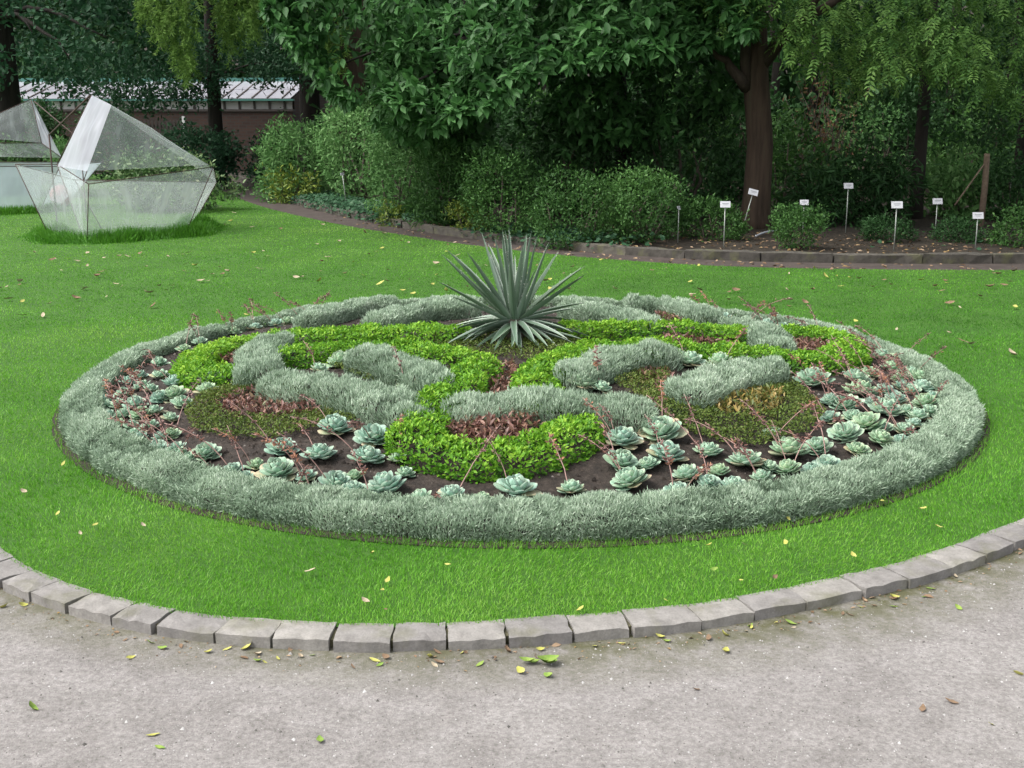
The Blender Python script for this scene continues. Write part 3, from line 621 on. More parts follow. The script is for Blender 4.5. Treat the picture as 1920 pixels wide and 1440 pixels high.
ech = []
for e in ECH:
    g = S(e[0], e[1] + 3, .045); rr = float(er(g[0], g[1])) * BR; lim = 2.56 - .1 * random.Random(e[0]).random()
    if len(e) == 3 and rr > lim: g = BC + (g - BC) * lim / rr; rr = lim
    ech.append(dict(px=e[0], py=e[1], w=e[2], g=g, r=rr, lab=e[3] if len(e) > 3 else None))
sect = {}
for e in ech:
    if e['lab']: continue
    x = e['px']
    sc_ = 'back left side' if e['py'] < 635 and x < 700 else 'back right side' if e['py'] < 635 else ('far left side' if e['py'] < 775 else 'near left side') if x < 400 else 'front left' if x < 760 else 'front' if x < 1110 else 'front right' if x < 1460 else ('far right side' if e['py'] < 735 else 'near right side')
    row = 'row along the ring hedge' if e['r'] > 2.32 else 'middle row' if e['r'] > 2.02 else 'innermost row'
    sect.setdefault((sc_, row), []).append(e)
for (sc_, row), L in sect.items():
    side = sc_.endswith('side')
    L.sort(key=(lambda e: -e['py']) if side else (lambda e: e['px']))
    for i, e in enumerate(L):
        only = len(L) == 1
        tail = 'the only one' if only else ORD[i] + (' from the viewer' if side else ' from the left')
        e['lab'] = f"pale succulent rosette, {sc_}, {row}, {tail}"
for idx, e in enumerate(ech):
    g = e['g']; rr = random.Random(idx * 13 + 5); z0 = float(dome(g[0], g[1]))
    dist = math.hypot(g[1], CAM_H); rad = e['w'] / F_PX * dist * .51
    t = empty('succulent_rosette', (float(g[0]), float(g[1]), z0), e['lab'], 'succulent', 'rosettes of pale succulents in the bed')
    tilt = Matrix.Rotation(rr.uniform(-.1, .34), 4, 'X') @ Matrix.Rotation(rr.uniform(-.3, .3), 4, 'Y')
    n = 30 if e['w'] > 45 else 24; ph = rr.uniform(0, 6.28); old = rr.random() < .45 or idx in (7, 24, 25)
    cup = rr.uniform(.6, 1.05); hgt = rr.uniform(.16, .34); tint = rr.choice(TINT)
    for i in range(n):
        u = i / (n - 1); el = R_(2 + 70 * u ** 1.3 * cup); ln = rad * (1.0 - .48 * u) * rr.uniform(.92, 1.06)
        m = (tilt @ Matrix.Translation((0, 0, rad * (.14 + hgt * u))) @ Matrix.Rotation(ph + i * 2.39996 + rr.uniform(-.1, .1), 4, 'Z')
             @ Matrix.Translation((0, rad * .1 * (1 - u), 0)) @ Matrix.Rotation(min(el, 1.5), 4, 'X') @ Matrix.Diagonal((ln * 1.12, ln, ln, 1)))
        link('leaf', ELO if (old and i < 6 and rr.random() < .75) else EL[tint][0 if u < .6 else 1], t, m)
    ns = rr.choice([0, 0, 1, 1, 1]) if e['px'] < 1150 else rr.choice([0, 1, 1, 2, 2])
    if e['py'] < 720 and 430 < e['px'] < 1450: ns = 1 if rr.random() < .5 else 0
    if e['py'] < 635 and not (560 < e['px'] < 1390): ns = rr.choice([1, 2, 2])
    for k in range(ns):
        st = rr.choice(STK); a = rr.uniform(0, 6.28) if rr.random() < .35 else (rr.gauss(2.4, .6))
        m = Matrix.Translation((math.cos(a) * rad * .4, math.sin(a) * rad * .4, rad * .3)) @ Matrix.Rotation(a, 4, 'Z') @ Matrix.Diagonal((1, rr.choice((-1, 1)), 1, 1)) @ Matrix.Scale(rr.uniform(.85, 1.2), 4)
        s1 = link('flower_stalk', st[0], t, m); link('blossoms', st[1], s1, Matrix())

# ---- agave
def agave_leaf(seed, bend):
    r = np.random.default_rng(seed); n = 9; V = []; A = []; Fc = []; mi = []
    for i in range(n):
        t = i / (n - 1); hw = .065 * (1 - .35 * (1 - min(1, t * 5))) * (1 - t ** 2.2) ** .8 + .0015; z = bend * t * t
        V += [(-hw, t, z + hw * .55), (-hw * .8, t, z + hw * .38), (0, t, z), (hw * .8, t, z + hw * .38), (hw, t, z + hw * .55), (0, t, z - .022 * (1 - t) - .002)]
        A += [1, .6, .3, .6, 1, .2]
    for i in range(n - 1):
        a, b = i * 6, i * 6 + 6
        for j in range(4): Fc.append((a + j, a + j + 1, b + j + 1, b + j))
        Fc += [(a + 4, a + 5, b + 5, b + 4), (a + 5, a, b, b + 5)]
    mi = [0] * len(Fc)
    for k in range(26):                                   # curling white threads on both margins
        t = r.uniform(.15, .95); s = r.choice((-1, 1)); i = min(n - 2, int(t * (n - 1))); p = np.array(V[i * 6 + (0 if s < 0 else 4)]); q = np.array(V[i * 6 + 6 + (0 if s < 0 else 4)])
        p = p + (q - p) * (t * (n - 1) - i); e = p + np.array([s * r.uniform(.008, .022), r.uniform(-.03, .04), r.uniform(-.01, .025)])
        o = len(V); V += [p, p + np.array([0, .005, 0]), e]; A += [1, 1, 1]; Fc.append((o, o + 1, o + 2)); mi.append(1)
    me = pymesh('leaf', V, Fc, [M['agave'], M['thread']], A, False); me.polygons.foreach_set('material_index', mi); return me
AGM = [agave_leaf(60 + i, b) for i, b in enumerate((.0, .04, -.05, -.1))]; AGD = [agave_leaf(70 + i, b) for i, b in enumerate((-.16, -.24))]
ag = np.array([.015, 7.08]); agz = float(dome(*ag)); AG = empty('spiky_agave', (ag[0], ag[1], agz), 'tall spiky grey-green agave with thread-edged leaves at the centre of the bed', 'agave')
V, Fc = tube_data([(0, 0, -.02), (0, 0, .06), (0, 0, .13), (0, 0, .16)], [.085, .085, .06, .02], 10)
link('stem', pymesh('stem', V, Fc, M['twig'], smooth=True), AG, Matrix())
def leaf_to(tip, base, me, roll=0, wid=1.0):
    d = Vector(tip) - Vector(base); L = d.length; y = d.normalized(); x = y.cross(Vector((0, 0, 1)))
    if x.length < .05: x = Vector((1, 0, 0))
    x.normalize(); z = x.cross(y); m = Matrix((x, y, z)).transposed().to_4x4()
    link('leaf', me, AG, Matrix.Translation(base) @ m @ Matrix.Rotation(roll, 4, 'Y') @ Matrix.Diagonal((wid, L, L * .9 if L > .3 else .5, 1)))
ppm = F_PX / 7.45; rr = random.Random(3)
tips = [(-137, -80), (-133, -118), (-115, -138), (-102, -125), (-92, -118), (-64, -158), (-62, -92), (-42, -140), (-35, -156), (-24, -163), (-20, -160), (-12, -163), (-8, -120), (0, -110), (12, -150), (20, -158), (40, -155), (66, -142), (34, -110), (120, -108), (124, -98), (60, -85), (104, -45), (130, -38), (-110, -60), (85, -118), (-78, -140), (-5, -168), (30, -165), (-50, -120)]
for i, (dx, dy) in enumerate(tips):
    L = rr.uniform(.54, .64); X, Z = dx / ppm, -dy / ppm * 1.02; k = L * L - X * X - Z * Z
    Yo = math.sqrt(k) if k > 0 else .03; Yo = Yo * (1 if i % 2 else -1) * rr.uniform(.55, 1.0); Yo = min(Yo, .3); Yo = max(Yo, -.24)
    dr = Vector((X, Yo, 0)); dr = dr.normalized() * .035 if dr.length > 0 else dr
    leaf_to((X, Yo, .1 + Z), (dr.x, dr.y, .12), AGM[i % 4], rr.uniform(-.3, .3), rr.uniform(.26, .38))
for i in range(46):
    a = i * 2 * math.pi / 46 * 2.0 + rr.uniform(-.12, .12); lay = i % 3; rad = rr.uniform(.38, .5)
    leaf_to((math.cos(a) * rad, math.sin(a) * rad, .015 + .05 * lay + rr.uniform(0, .04)), (math.cos(a) * .05, math.sin(a) * .05, .085 + .02 * lay), AGD[i % 2] if lay else AGM[2], rr.uniform(-.35, .35), rr.uniform(.26, .37))

# ================================================================== FILM-COVERED FRAMES ON THE LAWN
def film(name, corners, mat, parent, sag=.03, nu=14, nv=10, seed=1, lab=None):
    """a stretched sheet between 3 or 4 corner points, slightly wrinkled, closed thickness left to the film"""
    c = [np.array(p, float) for p in corners]
    if len(c) == 3: c = [c[0], c[0] + (c[1] - c[0]) * .02, c[1], c[2]] if False else [c[0], c[1], c[2], c[0] * .98 + c[2] * .02]
    r = np.random.default_rng(seed); nrm = unit(np.cross(c[1] - c[0], c[3] - c[0]) + 1e-6); V = []; UV = []; Fc = []; ph = r.uniform(0, 6, 6)
    for i in range(nu + 1):
        for j in range(nv + 1):
            u, v = i / nu, j / nv; p = (1 - v) * ((1 - u) * c[0] + u * c[1]) + v * ((1 - u) * c[3] + u * c[2])
            w_ = math.sin(math.pi * u) * math.sin(math.pi * v)
            p = p + nrm * (sag * w_ + .012 * w_ * (math.sin(u * 19 + v * 5 + ph[0]) + math.sin(v * 14 - u * 8 + ph[1]))); V.append(p); UV.append((u, v))
    for i in range(nu):
        for j in range(nv): a = i * (nv + 1) + j; Fc.append((a, a + nv + 1, a + nv + 2, a + 1))
    me = pymesh(name, V, Fc, mat, smooth=True); uv = me.uv_layers.new(name='UVMap')
    uv.data.foreach_set('uv', np.array([UV[l.vertex_index] for l in me.loops], np.float32).ravel())
    o = link(name, me, parent)
    if lab: o['label'] = lab
    return o
def rod(p, q, r, parent, mat='rust', name='frame_rod'):
    V, Fc = tube_data([p, q], [r, r], 6); return link(name, pymesh(name, V, Fc, M[mat], smooth=True), parent)
def g3(x, y, z=0): g = G(x, y, z); return np.array([g[0], g[1], z])
B1, B2 = g3(163, 454), g3(345, 440); B3 = g3(95, 445)
B4 = B2 + np.array([-.25, 1.3, 0]); B5 = B3 + np.array([.3, 1.2, 0])
T1_ = at(166, 345, B1[1]); E_ = at(400, 313, B2[1] + .25); L2_ = at(107, 308, B1[1] + .75); L1_ = at(29, 308, B3[1] + .25)
T4 = E_ + np.array([-.35, 1.5, -.3]); T5 = L1_ + np.array([.2, 1.6, -.3])
Ap = at(172, 178, B1[1] + .9); Bp = at(209, 197, B1[1] + .6); Dd = at(163, 321, B1[1] + .2); Cc = at(108, 312, B1[1] + .7); Er = at(391, 309, B2[1] + .25)
tent = empty('film_shelter', tuple(B1 * [1, 1, 0]), 'sheer film shelter with a pointed white hood over a boat shaped body', 'shelter')
film('side_panel', [B1, B2, E_, T1_], M['net'], tent, .03, seed=1)
film('side_panel', [B3, B1 + np.array([-.06, .05, 0]), L2_ * .25 + T1_ * .75, L1_], M['net'], tent, .02, seed=2)
film('side_panel', [B1 + np.array([-.05, .03, 0]), B1 + np.array([.0, .015, 0]), T1_ + np.array([-.01, .0, 0]), L2_], M['net'], tent, .04, seed=3)
film('side_panel', [B2, B4, T4, E_], M['net'], tent, -.02, seed=4)
film('side_panel', [B5, B3, L1_, T5], M['net'], tent, .02, seed=5)
film('side_panel', [B4, B5, T5, T4], M['net'], tent, .02, seed=6)
film('hood', [Cc, Dd, Bp, Ap], M['net_white'], tent, .03, seed=7, lab='bright white doubled film at the pointed hood')
film('hood', [Dd, Er, Er * .97 + Bp * .03, Bp], M['net'], tent, .05, nu=18, seed=8)
film('hood', [Ap, Bp, Er, T4], M['net'], tent, .04, seed=9)
film('hood', [T5, Cc, Ap, Ap * .98 + T5 * .02], M['net'], tent, .04, seed=10)
for p, q in ((B1, T1_), (B2, E_), (B3, L1_), (B4, T4), (B5, T5), (T1_, E_), (L1_, L2_), (L2_, T1_), (T4, T5), (E_, T4), (L1_, T5), (B1 + np.array([-.1, .2, 0]), L2_), (L2_, Ap), (T1_ + (L2_ - T1_) * .15, Dd)):
    rod(p + np.array([0, 0, 0 if p[2] > .1 else -.03]), q, .0065, tent)
# second shelter further back, cut by the frame
C1 = g3(72, 398); C2 = g3(-130, 405); C3 = C1 + np.array([-.2, 1.8, 0]); C4 = C2 + np.array([-.3, 1.8, 0])
U1 = at(112, 312, C1[1]); U2 = at(-160, 312, C2[1]); U3 = U1 + np.array([.1, 1.8, 0]); U4 = U2 + np.array([.1, 1.8, 0]); AP2 = at(58, 186, C1[1] + .6)
RM = at(78, 268, C1[1] + .1); RL = at(-60, 268, C2[1] + .3); RR = at(116, 296, C1[1] + .1); RS = at(-20, 294, C1[1])
t2 = empty('film_shelter', tuple(C1 * [1, 1, 0]), 'bluish film shelter with a grey hood at the left edge', 'shelter')
film('curtain', [C2, C1, U1 + (U2 - U1) * .12, U2], M['net_blue'], t2, .05, nu=22, seed=11)
film('curtain', [C1, C3, U3, U1], M['net_blue'], t2, .05, seed=12)
film('curtain', [C3, C4, U4, U3], M['net_blue'], t2, .05, seed=13)
film('hood', [RS + (RL - RS) * 1.5, RM, AP2, RL + np.array([0, 0, .25])], M['net'], t2, .04, seed=14)
film('hood', [RS, RR, RM, RL], M['net'], t2, .02, seed=15)
film('hood', [RM, RR, AP2 + np.array([.02, .05, -.05]), AP2], M['net_white'], t2, .02, seed=16)
for p, q in ((RL + np.array([0, 0, .25]), AP2), (AP2, RM), (RM, RR), (RM, RL), (C1, U1), (C2, U2), (C3, U3), (U1, U2), (U3, U4), (U1, U3), (RR, U1), (U3, RR)):
    rod(p + np.array([0, 0, 0 if p[2] > .1 else -.03]), q, .0065, t2)
a, b = at(92, 253, 18.2), at(168, 180, 16.2 + .1); c, d = at(64, 190, C1[1] + .6), at(150, 262, 18.4)
fr = empty('frame_poles', (float(a[0]), float(a[1]), 0), 'crossed rusty poles bracing the two film shelters', 'poles')
rod(np.array([a[0], a[1], -.02]), a, .012, fr, name='pole'); rod(a, b, .014, fr, name='pole'); rod(c, d, .009, fr, name='pole'); rod(np.array([d[0], d[1], -.02]), d, .009, fr, name='pole')
# pink cloth bundle seen through the film
pc = at(114, 366, 21.5)
def lump(name, c, sx, sy, sz, mat, seed, sub=3):
    bm = bmesh.new(); bmesh.ops.create_icosphere(bm, subdivisions=sub, radius=1); V = np.array([v.co[:] for v in bm.verts]); k = 1 + .14 * nz(V, 3, seed) + .06 * nz(V, 9, seed + 1)
    for v, q in zip(bm.verts, k): v.co = Vector((v.co.x * sx * q, v.co.y * sy * q, max(-.9, v.co.z) * sz * q))
    me = bpy.data.meshes.new(name); bm.to_mesh(me); bm.free(); me.materials.append(M[mat]); me.shade_smooth()
    o = link(name, me); o.location = c; return o
cb = tag(lump('cloth_bundle', (pc[0], pc[1], .2), .2, .18, .2, 'pink', 5), 'pink cloth bundle standing behind the film of the shelter', 'cloth')
# longer grass left standing round the shelters
def long_grass(label, path, wd, n, hmax):
    path = smooth_path(path, 2); lo, hi = path.min(0) - wd, path.max(0) + wd; P = RNG.uniform(lo, hi, (n, 2)); d, q = poly_d(P, path); k = d < wd * (1 + .3 * nz(P, 4, 61) + .35 * RNG.normal(0, .5, len(P))); P, d = P[k], d[k]; n = len(P)
    h = hmax * np.clip(1 - (d / wd) ** 2, .12, 1) * (1 + .3 * nz(P, 7, 65)) * RNG.uniform(.6, 1.15, n); D = np.c_[np.stack([nz(P, 6, 62), nz(P, 6, 63)], 1) * .6 + RNG.normal(0, .4, (n, 2)), np.ones(n)]
    tag(link('long_grass', leafmesh('long_grass', np.c_[P, np.zeros(n)], D, rnd3(n), h, .011, BLADE, np.clip(.5 + RNG.normal(0, .2, n) + .2 * nz(P, 4, 64), 0, 1), M['grass_long'])), label, 'grass', kind='stuff')
long_grass('longer unmown grass round the foot of the pointed shelter', [B3[:2] + [-.1, .3], B3[:2] + [.0, -.05], B1[:2] + [0, -.15], B2[:2] + [-.1, -.25], B2[:2] + [.15, .1], B4[:2] + [.1, 0]], .36, 26000, .19)
long_grass('longer unmown grass at the foot of the bluish shelter', [C2[:2] + [0, -.15], C1[:2] + [-.1, -.2], C1[:2] + [.1, .3]], .3, 14000, .17)

# ================================================================== SHRUBS
def px_box(x0, y0, x1, y1, Y):
    a = at(x0, y0, Y); b = at(x1, y1, Y); return a[0], b[0], min(a[2], b[2]), max(a[2], b[2])
def gz(x, y):      # ground height of the bank
    st = 24 if x > 0 else 24 + min(14, -x * 1.6)
    return .045 + max(0, y - st) * .1 + max(0, y - 40) * .12
def blob_leaves(blobs, n, L0, L1, wr, tpl, mat, droop=0.0, seed=0, inner=.3, rough=.22, upn=.6, name='foliage', twig=None):
    C = np.array([b[0] for b in blobs], float); Rr = np.array([b[1] for b in blobs], float); ar = (Rr[:, 0] * Rr[:, 1] * Rr[:, 2]) ** (2 / 3)
    k = RNG.choice(len(blobs), n, p=ar / ar.sum()); d = unit(rnd3(n)); rad = 1 - inner * RNG.uniform(0, 1, n) ** 1.6
    P = C[k] + d * Rr[k] * rad[:, None]
    P = P + d * (rough * nz(P, 2.6 / max(.3, Rr.mean()), seed + 71) * Rr[k].mean(1))[:, None] + d * (.1 * nz(P, 9 / max(.3, Rr.mean()), seed + 72) * Rr[k].mean(1))[:, None]
    keep = np.ones(n, bool)
    for c, r in zip(C, Rr): keep &= ~((((P - c) / (r * .72)) ** 2).sum(1) < 1)
    P, d = P[keep], d[keep]; n = len(P)
    if twig:                                     # bunch the leaves at shoot ends
        m = max(1, n // twig); c = RNG.integers(0, n, n) % m; P = P[c] + rnd3(n) * (L0 + L1) * .5; d = unit(d[c] + rnd3(n) * .6)
    D = unit(d * .7 + rnd3(n) * .65 + np.array([0, 0, .25 - droop])); N = unit(np.array([0, 0, 1.]) * upn + d * .5 + rnd3(n) * .45)
    L = RNG.uniform(L0, L1, n); v = np.clip(.42 + RNG.normal(0, .2, n) + .14 * nz(P, 3, seed + 73), 0, 1)
    return leafmesh(name, P, D, N, L, L * wr, tpl, v, mat)
SHN = [0]
def shrub(name, label, box, Y, depth, mat, n, L=(.05, .09), wr=.45, tpl=OVAL, nb=7, cat='shrub', group=None, droop=0, up=.6, twig=6, ground=True):
    SHN[0] += 1; sd_ = SHN[0] * 17; r = np.random.default_rng(sd_); x0, x1, z0, z1 = px_box(*box, Y); cx = (x0 + x1) / 2
    zb = gz(cx, Y) if ground else z0; zb = min(zb, z0) if ground else z0; H = z1 - zb; W = x1 - x0
    blobs = [((cx, Y, zb + H * .42), (W * .36, depth * .38, H * .42))]
    for i in range(nb):
        a = r.uniform(0, 6.28); q = r.uniform(.45, 1); zz = r.uniform(.15, .82); sh = math.sqrt(max(.15, 1 - (zz - .3) ** 2 * 1.6))
        s_ = r.uniform(.13, .27)
        blobs.append(((cx + math.cos(a) * W * .33 * q * sh, Y + math.sin(a) * depth * .33 * q * sh, zb + H * zz), (W * s_, depth * s_, H * s_ * .8)))
    t = empty(name, (cx, Y, zb), label, cat, group)
    tag(link('foliage', blob_leaves(blobs, n, L[0], L[1], wr, tpl, M[mat], droop, sd_, upn=up, twig=twig), t), kind='stuff')
    parts = []
    for i in range(5):
        a = r.uniform(0, 6.28); e = np.array([cx + math.cos(a) * W * .27, Y + math.sin(a) * depth * .27, zb + H * r.uniform(.45, .75)])
        b0 = np.array([cx + math.cos(a) * W * .04, Y + math.sin(a) * .05, zb - .03]); m_ = (b0 + e) / 2 + r.normal(size=3) * .06 * W
        parts.append(tube_data([b0, m_, e], np.array([.018, .013, .005]) * max(.6, min(2, H)), 5))
    V, Fc = merge(parts); link('stems', pymesh('stems', V, Fc, M['twig'], smooth=True), t); return t
shrub('azalea', 'bright light green azalea mound at the path bend, left of the plant label', (470, 205, 650, 384), 23.6, 2.6, 'g_light', 10000, (.07, .13), .34, nb=14)
shrub('azalea', 'light green feathery azalea right of the plant label near the bend', (590, 195, 760, 388), 22.2, 2.4, 'g_light', 8500, (.06, .11), .4, nb=13)
shrub('azalea', 'pale green azalea mound leaning to the path, left of the ferny gap', (668, 222, 850, 430), 18.7, 2.2, 'g_light', 14000, (.045, .08), .42, nb=15)
shrub('shrub', 'yellow-green leafy low shrub hanging over the bend of the kerb', (500, 312, 600, 384), 22.6, 1.0, 'g_yellow', 1600, (.07, .12), .32, nb=5)
shrub('shrub', 'grey-green tall shrub behind the azaleas below the reddish trunk', (560, 165, 790, 330), 25.0, 2.4, 'g_mid', 6500, (.08, .14), .42, nb=8)
shrub('shrub', 'mid green tall shrub behind the pale azalea mound', (720, 150, 900, 420), 20.6, 2.4, 'g_mid', 7500, (.06, .11), .45, nb=9)
shrub('fern_shrub', 'dark ferny shrub in the gap between azalea and dense bush', (785, 250, 910, 434), 17.4, 1.4, 'g_mid', 5500, (.08, .15), .2, nb=7, droop=.2)
shrub('box_bush', 'dense small leaved dark green bush left of the agave tips', (858, 268, 1025, 456), 15.8, 1.6, 'g_mid', 14000, (.032, .058), .45, nb=18)
shrub('box_bush', 'broad dense small leaved bush right of the agave tips', (975, 310, 1190, 462), 15.1, 1.6, 'g_mid', 14000, (.032, .06), .45, nb=20)
shrub('box_bush', 'dark small leaved bush left of the leftmost front plant label', (1120, 312, 1300, 458), 14.9, 1.5, 'g_mid', 12000, (.032, .06), .45, nb=18)
shrub('shrub', 'small yellow leaved shrub by the kerb in the ferny gap', (838, 370, 915, 438), 16.4, .8, 'g_yellow', 2200, (.03, .055), .5, nb=5)
shrub('shrub', 'small yellowish shrub at the foot of the pale azalea', (708, 375, 760, 425), 17.9, .6, 'g_yellow', 700, (.04, .06), .5, nb=4)
shrub('shrub', 'low spreading bright leaved shrub around the front label before the thick trunk', (1245, 366, 1412, 462), 15.1, 1.0, 'g_mid', 7000, (.03, .055), .45, nb=8)
shrub('shrub', 'small rounded shrub right of the thick trunk base', (1440, 386, 1555, 470), 14.1, .9, 'g_mid', 5000, (.028, .05), .42, nb=7)
shrub('rhododendron', 'dark rhododendron with long drooping strap leaves behind the tall label', (1470, 285, 1712, 425), 17.6, 2.0, 'g_dark', 5500, (.13, .21), .2, nb=9, droop=.35, up=.9)
shrub('shrub', 'low dark twiggy shrub beside the front label right of centre bare soil', (1605, 405, 1735, 460), 15.0, .8, 'g_dark', 3500, (.028, .05), .42, nb=6)
shrub('shrub', 'low dark green shrub left of the rightmost front label', (1740, 408, 1840, 462), 14.9, .8, 'g_dark', 3500, (.028, .05), .42, nb=6)
shrub('shrub', 'mid green shrub at the right edge behind the kerb', (1845, 390, 1985, 482), 14.4, 1.1, 'g_mid', 5500, (.035, .06), .42, nb=7)
shrub('laurel', 'broad leaved bright green laurel beside the wooden post', (1735, 295, 1885, 420), 18.5, 1.8, 'g_light', 3000, (.1, .16), .4, nb=7)
shrub('shrub', 'dark shrub behind the right end of the bed, right of the post', (1840, 290, 1980, 420), 17.6, 1.8, 'g_dark', 4000, (.06, .1), .42, nb=7)
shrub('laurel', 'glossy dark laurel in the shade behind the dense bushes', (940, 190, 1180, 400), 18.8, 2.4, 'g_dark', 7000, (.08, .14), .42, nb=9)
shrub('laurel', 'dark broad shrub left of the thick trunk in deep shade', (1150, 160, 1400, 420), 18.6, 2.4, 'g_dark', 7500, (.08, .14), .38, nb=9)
shrub('shrub', 'green leafy shrub right behind the thick trunk', (1420, 210, 1560, 420), 20.5, 2.0, 'g_mid', 3500, (.09, .15), .42, nb=7)
shrub('shrub', 'pale thin shrub on the leafy slope left of the slender dark trunk', (1540, 190, 1700, 330), 23.5, 2.0, 'g_light', 2200, (.08, .13), .4, nb=7)
shrub('shrub', 'shrub on the slope right of the slender dark trunk', (1730, 200, 1850, 320), 22.5, 2.0, 'g_mid', 2500, (.08, .14), .42, nb=7)
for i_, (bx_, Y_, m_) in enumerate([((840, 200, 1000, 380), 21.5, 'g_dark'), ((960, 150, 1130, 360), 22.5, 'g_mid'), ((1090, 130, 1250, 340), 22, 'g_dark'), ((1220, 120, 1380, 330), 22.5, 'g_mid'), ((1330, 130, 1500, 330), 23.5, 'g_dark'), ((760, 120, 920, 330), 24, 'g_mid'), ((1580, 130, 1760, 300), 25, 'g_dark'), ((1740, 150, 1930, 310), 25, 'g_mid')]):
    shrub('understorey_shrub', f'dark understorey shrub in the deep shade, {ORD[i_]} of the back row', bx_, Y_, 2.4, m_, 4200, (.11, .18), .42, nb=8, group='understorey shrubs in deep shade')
shrub('yew', 'dark yew mass behind the film shelters', (-60, 165, 150, 330), 29.5, 2.6, 'g_dark', 9000, (.08, .13), .4, nb=12)
shrub('shrub', 'dark shrub against the brick wall behind the pointed shelter', (150, 205, 290, 330), 30.3, 2.0, 'g_dark', 4500, (.08, .13), .4, nb=9)
shrub('topiary_ball', 'clipped round ball bush in front of the brick wall', (508, 190, 556, 300), 28.5, .8, 'g_dark', 2600, (.04, .06), .5, nb=3)
shrub('shrub', 'dark leafy shrub below the greenhouse wall', (300, 232, 462, 345), 27.0, 2.0, 'g_blue', 6500, (.08, .13), .45, nb=7)
shrub('variegated_shrub', 'cream edged variegated shrub behind the pointed shelter', (185, 282, 455, 362), 20.4, 1.4, 'g_varieg', 7500, (.06, .11), .45, nb=9)
shrub('shrub', 'yellowish green shrub between the two film shelters', (92, 255, 150, 350), 24.0, 1.2, 'g_light', 1800, (.08, .12), .45, nb=5)
shrub('shrub', 'dark shrub at the path bend behind the first azalea', (455, 240, 560, 345), 28.5, 1.8, 'g_blue', 3500, (.08, .13), .42, nb=6)
shrub('shrub', 'low green shrub seen over the bluish shelter curtain', (-60, 262, 80, 340), 24.5, 1.6, 'g_mid', 2500, (.08, .13), .42, nb=6)
# ivy carpet spilling over the kerb
def ivy():
    A = KERB_BACK; m = (A[:, 1] > 13.8) & (A[:, 1] < 24); A = A[m]; n = 15000
    k = RNG.integers(0, len(A) - 1, n); t = RNG.uniform(0, 1, n)[:, None]; P = A[k] * (1 - t) + A[k + 1] * t; off = RNG.uniform(-.06, .95, n); dens = np.clip(.45 + .6 * nz(P, 1.1, 81), 0, 1) * np.clip((P[:, 1] - 13.5) / 2.5, .05, 1)
    P = P + np.c_[off * .8, off * .6]; kp = RNG.uniform(0, 1, n) < dens; P, off = P[kp], off[kp]; n = len(P)
    z = np.where(off < .1, RNG.uniform(.0, .13, n), .07 + RNG.uniform(0, .1, n)); D = unit(np.c_[RNG.normal(size=(n, 2)), np.full(n, .1)]); N = unit(rnd3(n) * .4 + np.array([-.3, -.4, 1.]))
    tag(link('ivy', leafmesh('ivy', np.c_[P, z], D, N, RNG.uniform(.045, .08, n), RNG.uniform(.04, .07, n), OVAL, np.clip(.55 + RNG.normal(0, .22, n), 0, 1), M['g_blue'])), 'trailing ivy carpet spilling over the weathered kerb', 'ivy', kind='stuff')
ivy()

# ================================================================== TREES
def trunk_mesh(pts, rad, mat, sides=14, seed=1, flute=.06):
    V, Fc = tube_data(pts, rad, sides); V = np.array(V); c = np.repeat(np.array(pts, float), sides, 0); d = V - c
    V = c + d * (1 + flute * nz(V * np.array([1, 1, .25]), 9, seed))[:, None]
    return pymesh('trunk', V, Fc, M[mat], smooth=True)
def limb_paths(start, ends, r0, seed, wig=.12):
    r = np.random.default_rng(seed); parts = []
    for e in ends:
        s_ = np.array(start, float); e = np.array(e, float); n = 6; L = np.linalg.norm(e - s_); P = []
        for i in range(n + 1):
            t = i / n; P.append(s_ + (e - s_) * t + np.array([0, 0, .12 * L * math.sin(t * math.pi)]) + r.normal(size=3) * wig * .3 * (0 < i < n))
        parts.append(tube_data(P, np.linspace(r0, r0 * .18, n + 1), 7))
    return merge(parts)
def whorl_leaves(T, A, per, L0, L1, wr, seed, sag=.35):
    """per leaves radiating at each twig end T with twig axis A"""
    n = len(T); Pk = np.repeat(T, per, 0); Ax = np.repeat(unit(A), per, 0); m = len(Pk)
    rd = rnd3(m); rd = unit(rd - Ax * (rd * Ax).sum(1)[:, None]); D = unit(rd + Ax * RNG.uniform(.15, .9, m)[:, None] + np.array([0, 0, -sag])); N = unit(np.array([0, 0, 1.]) + Ax * .4 + rnd3(m) * .25)
    L = RNG.uniform(L0, L1, m); return Pk + rnd3(m) * .02, D, N, L, L * wr
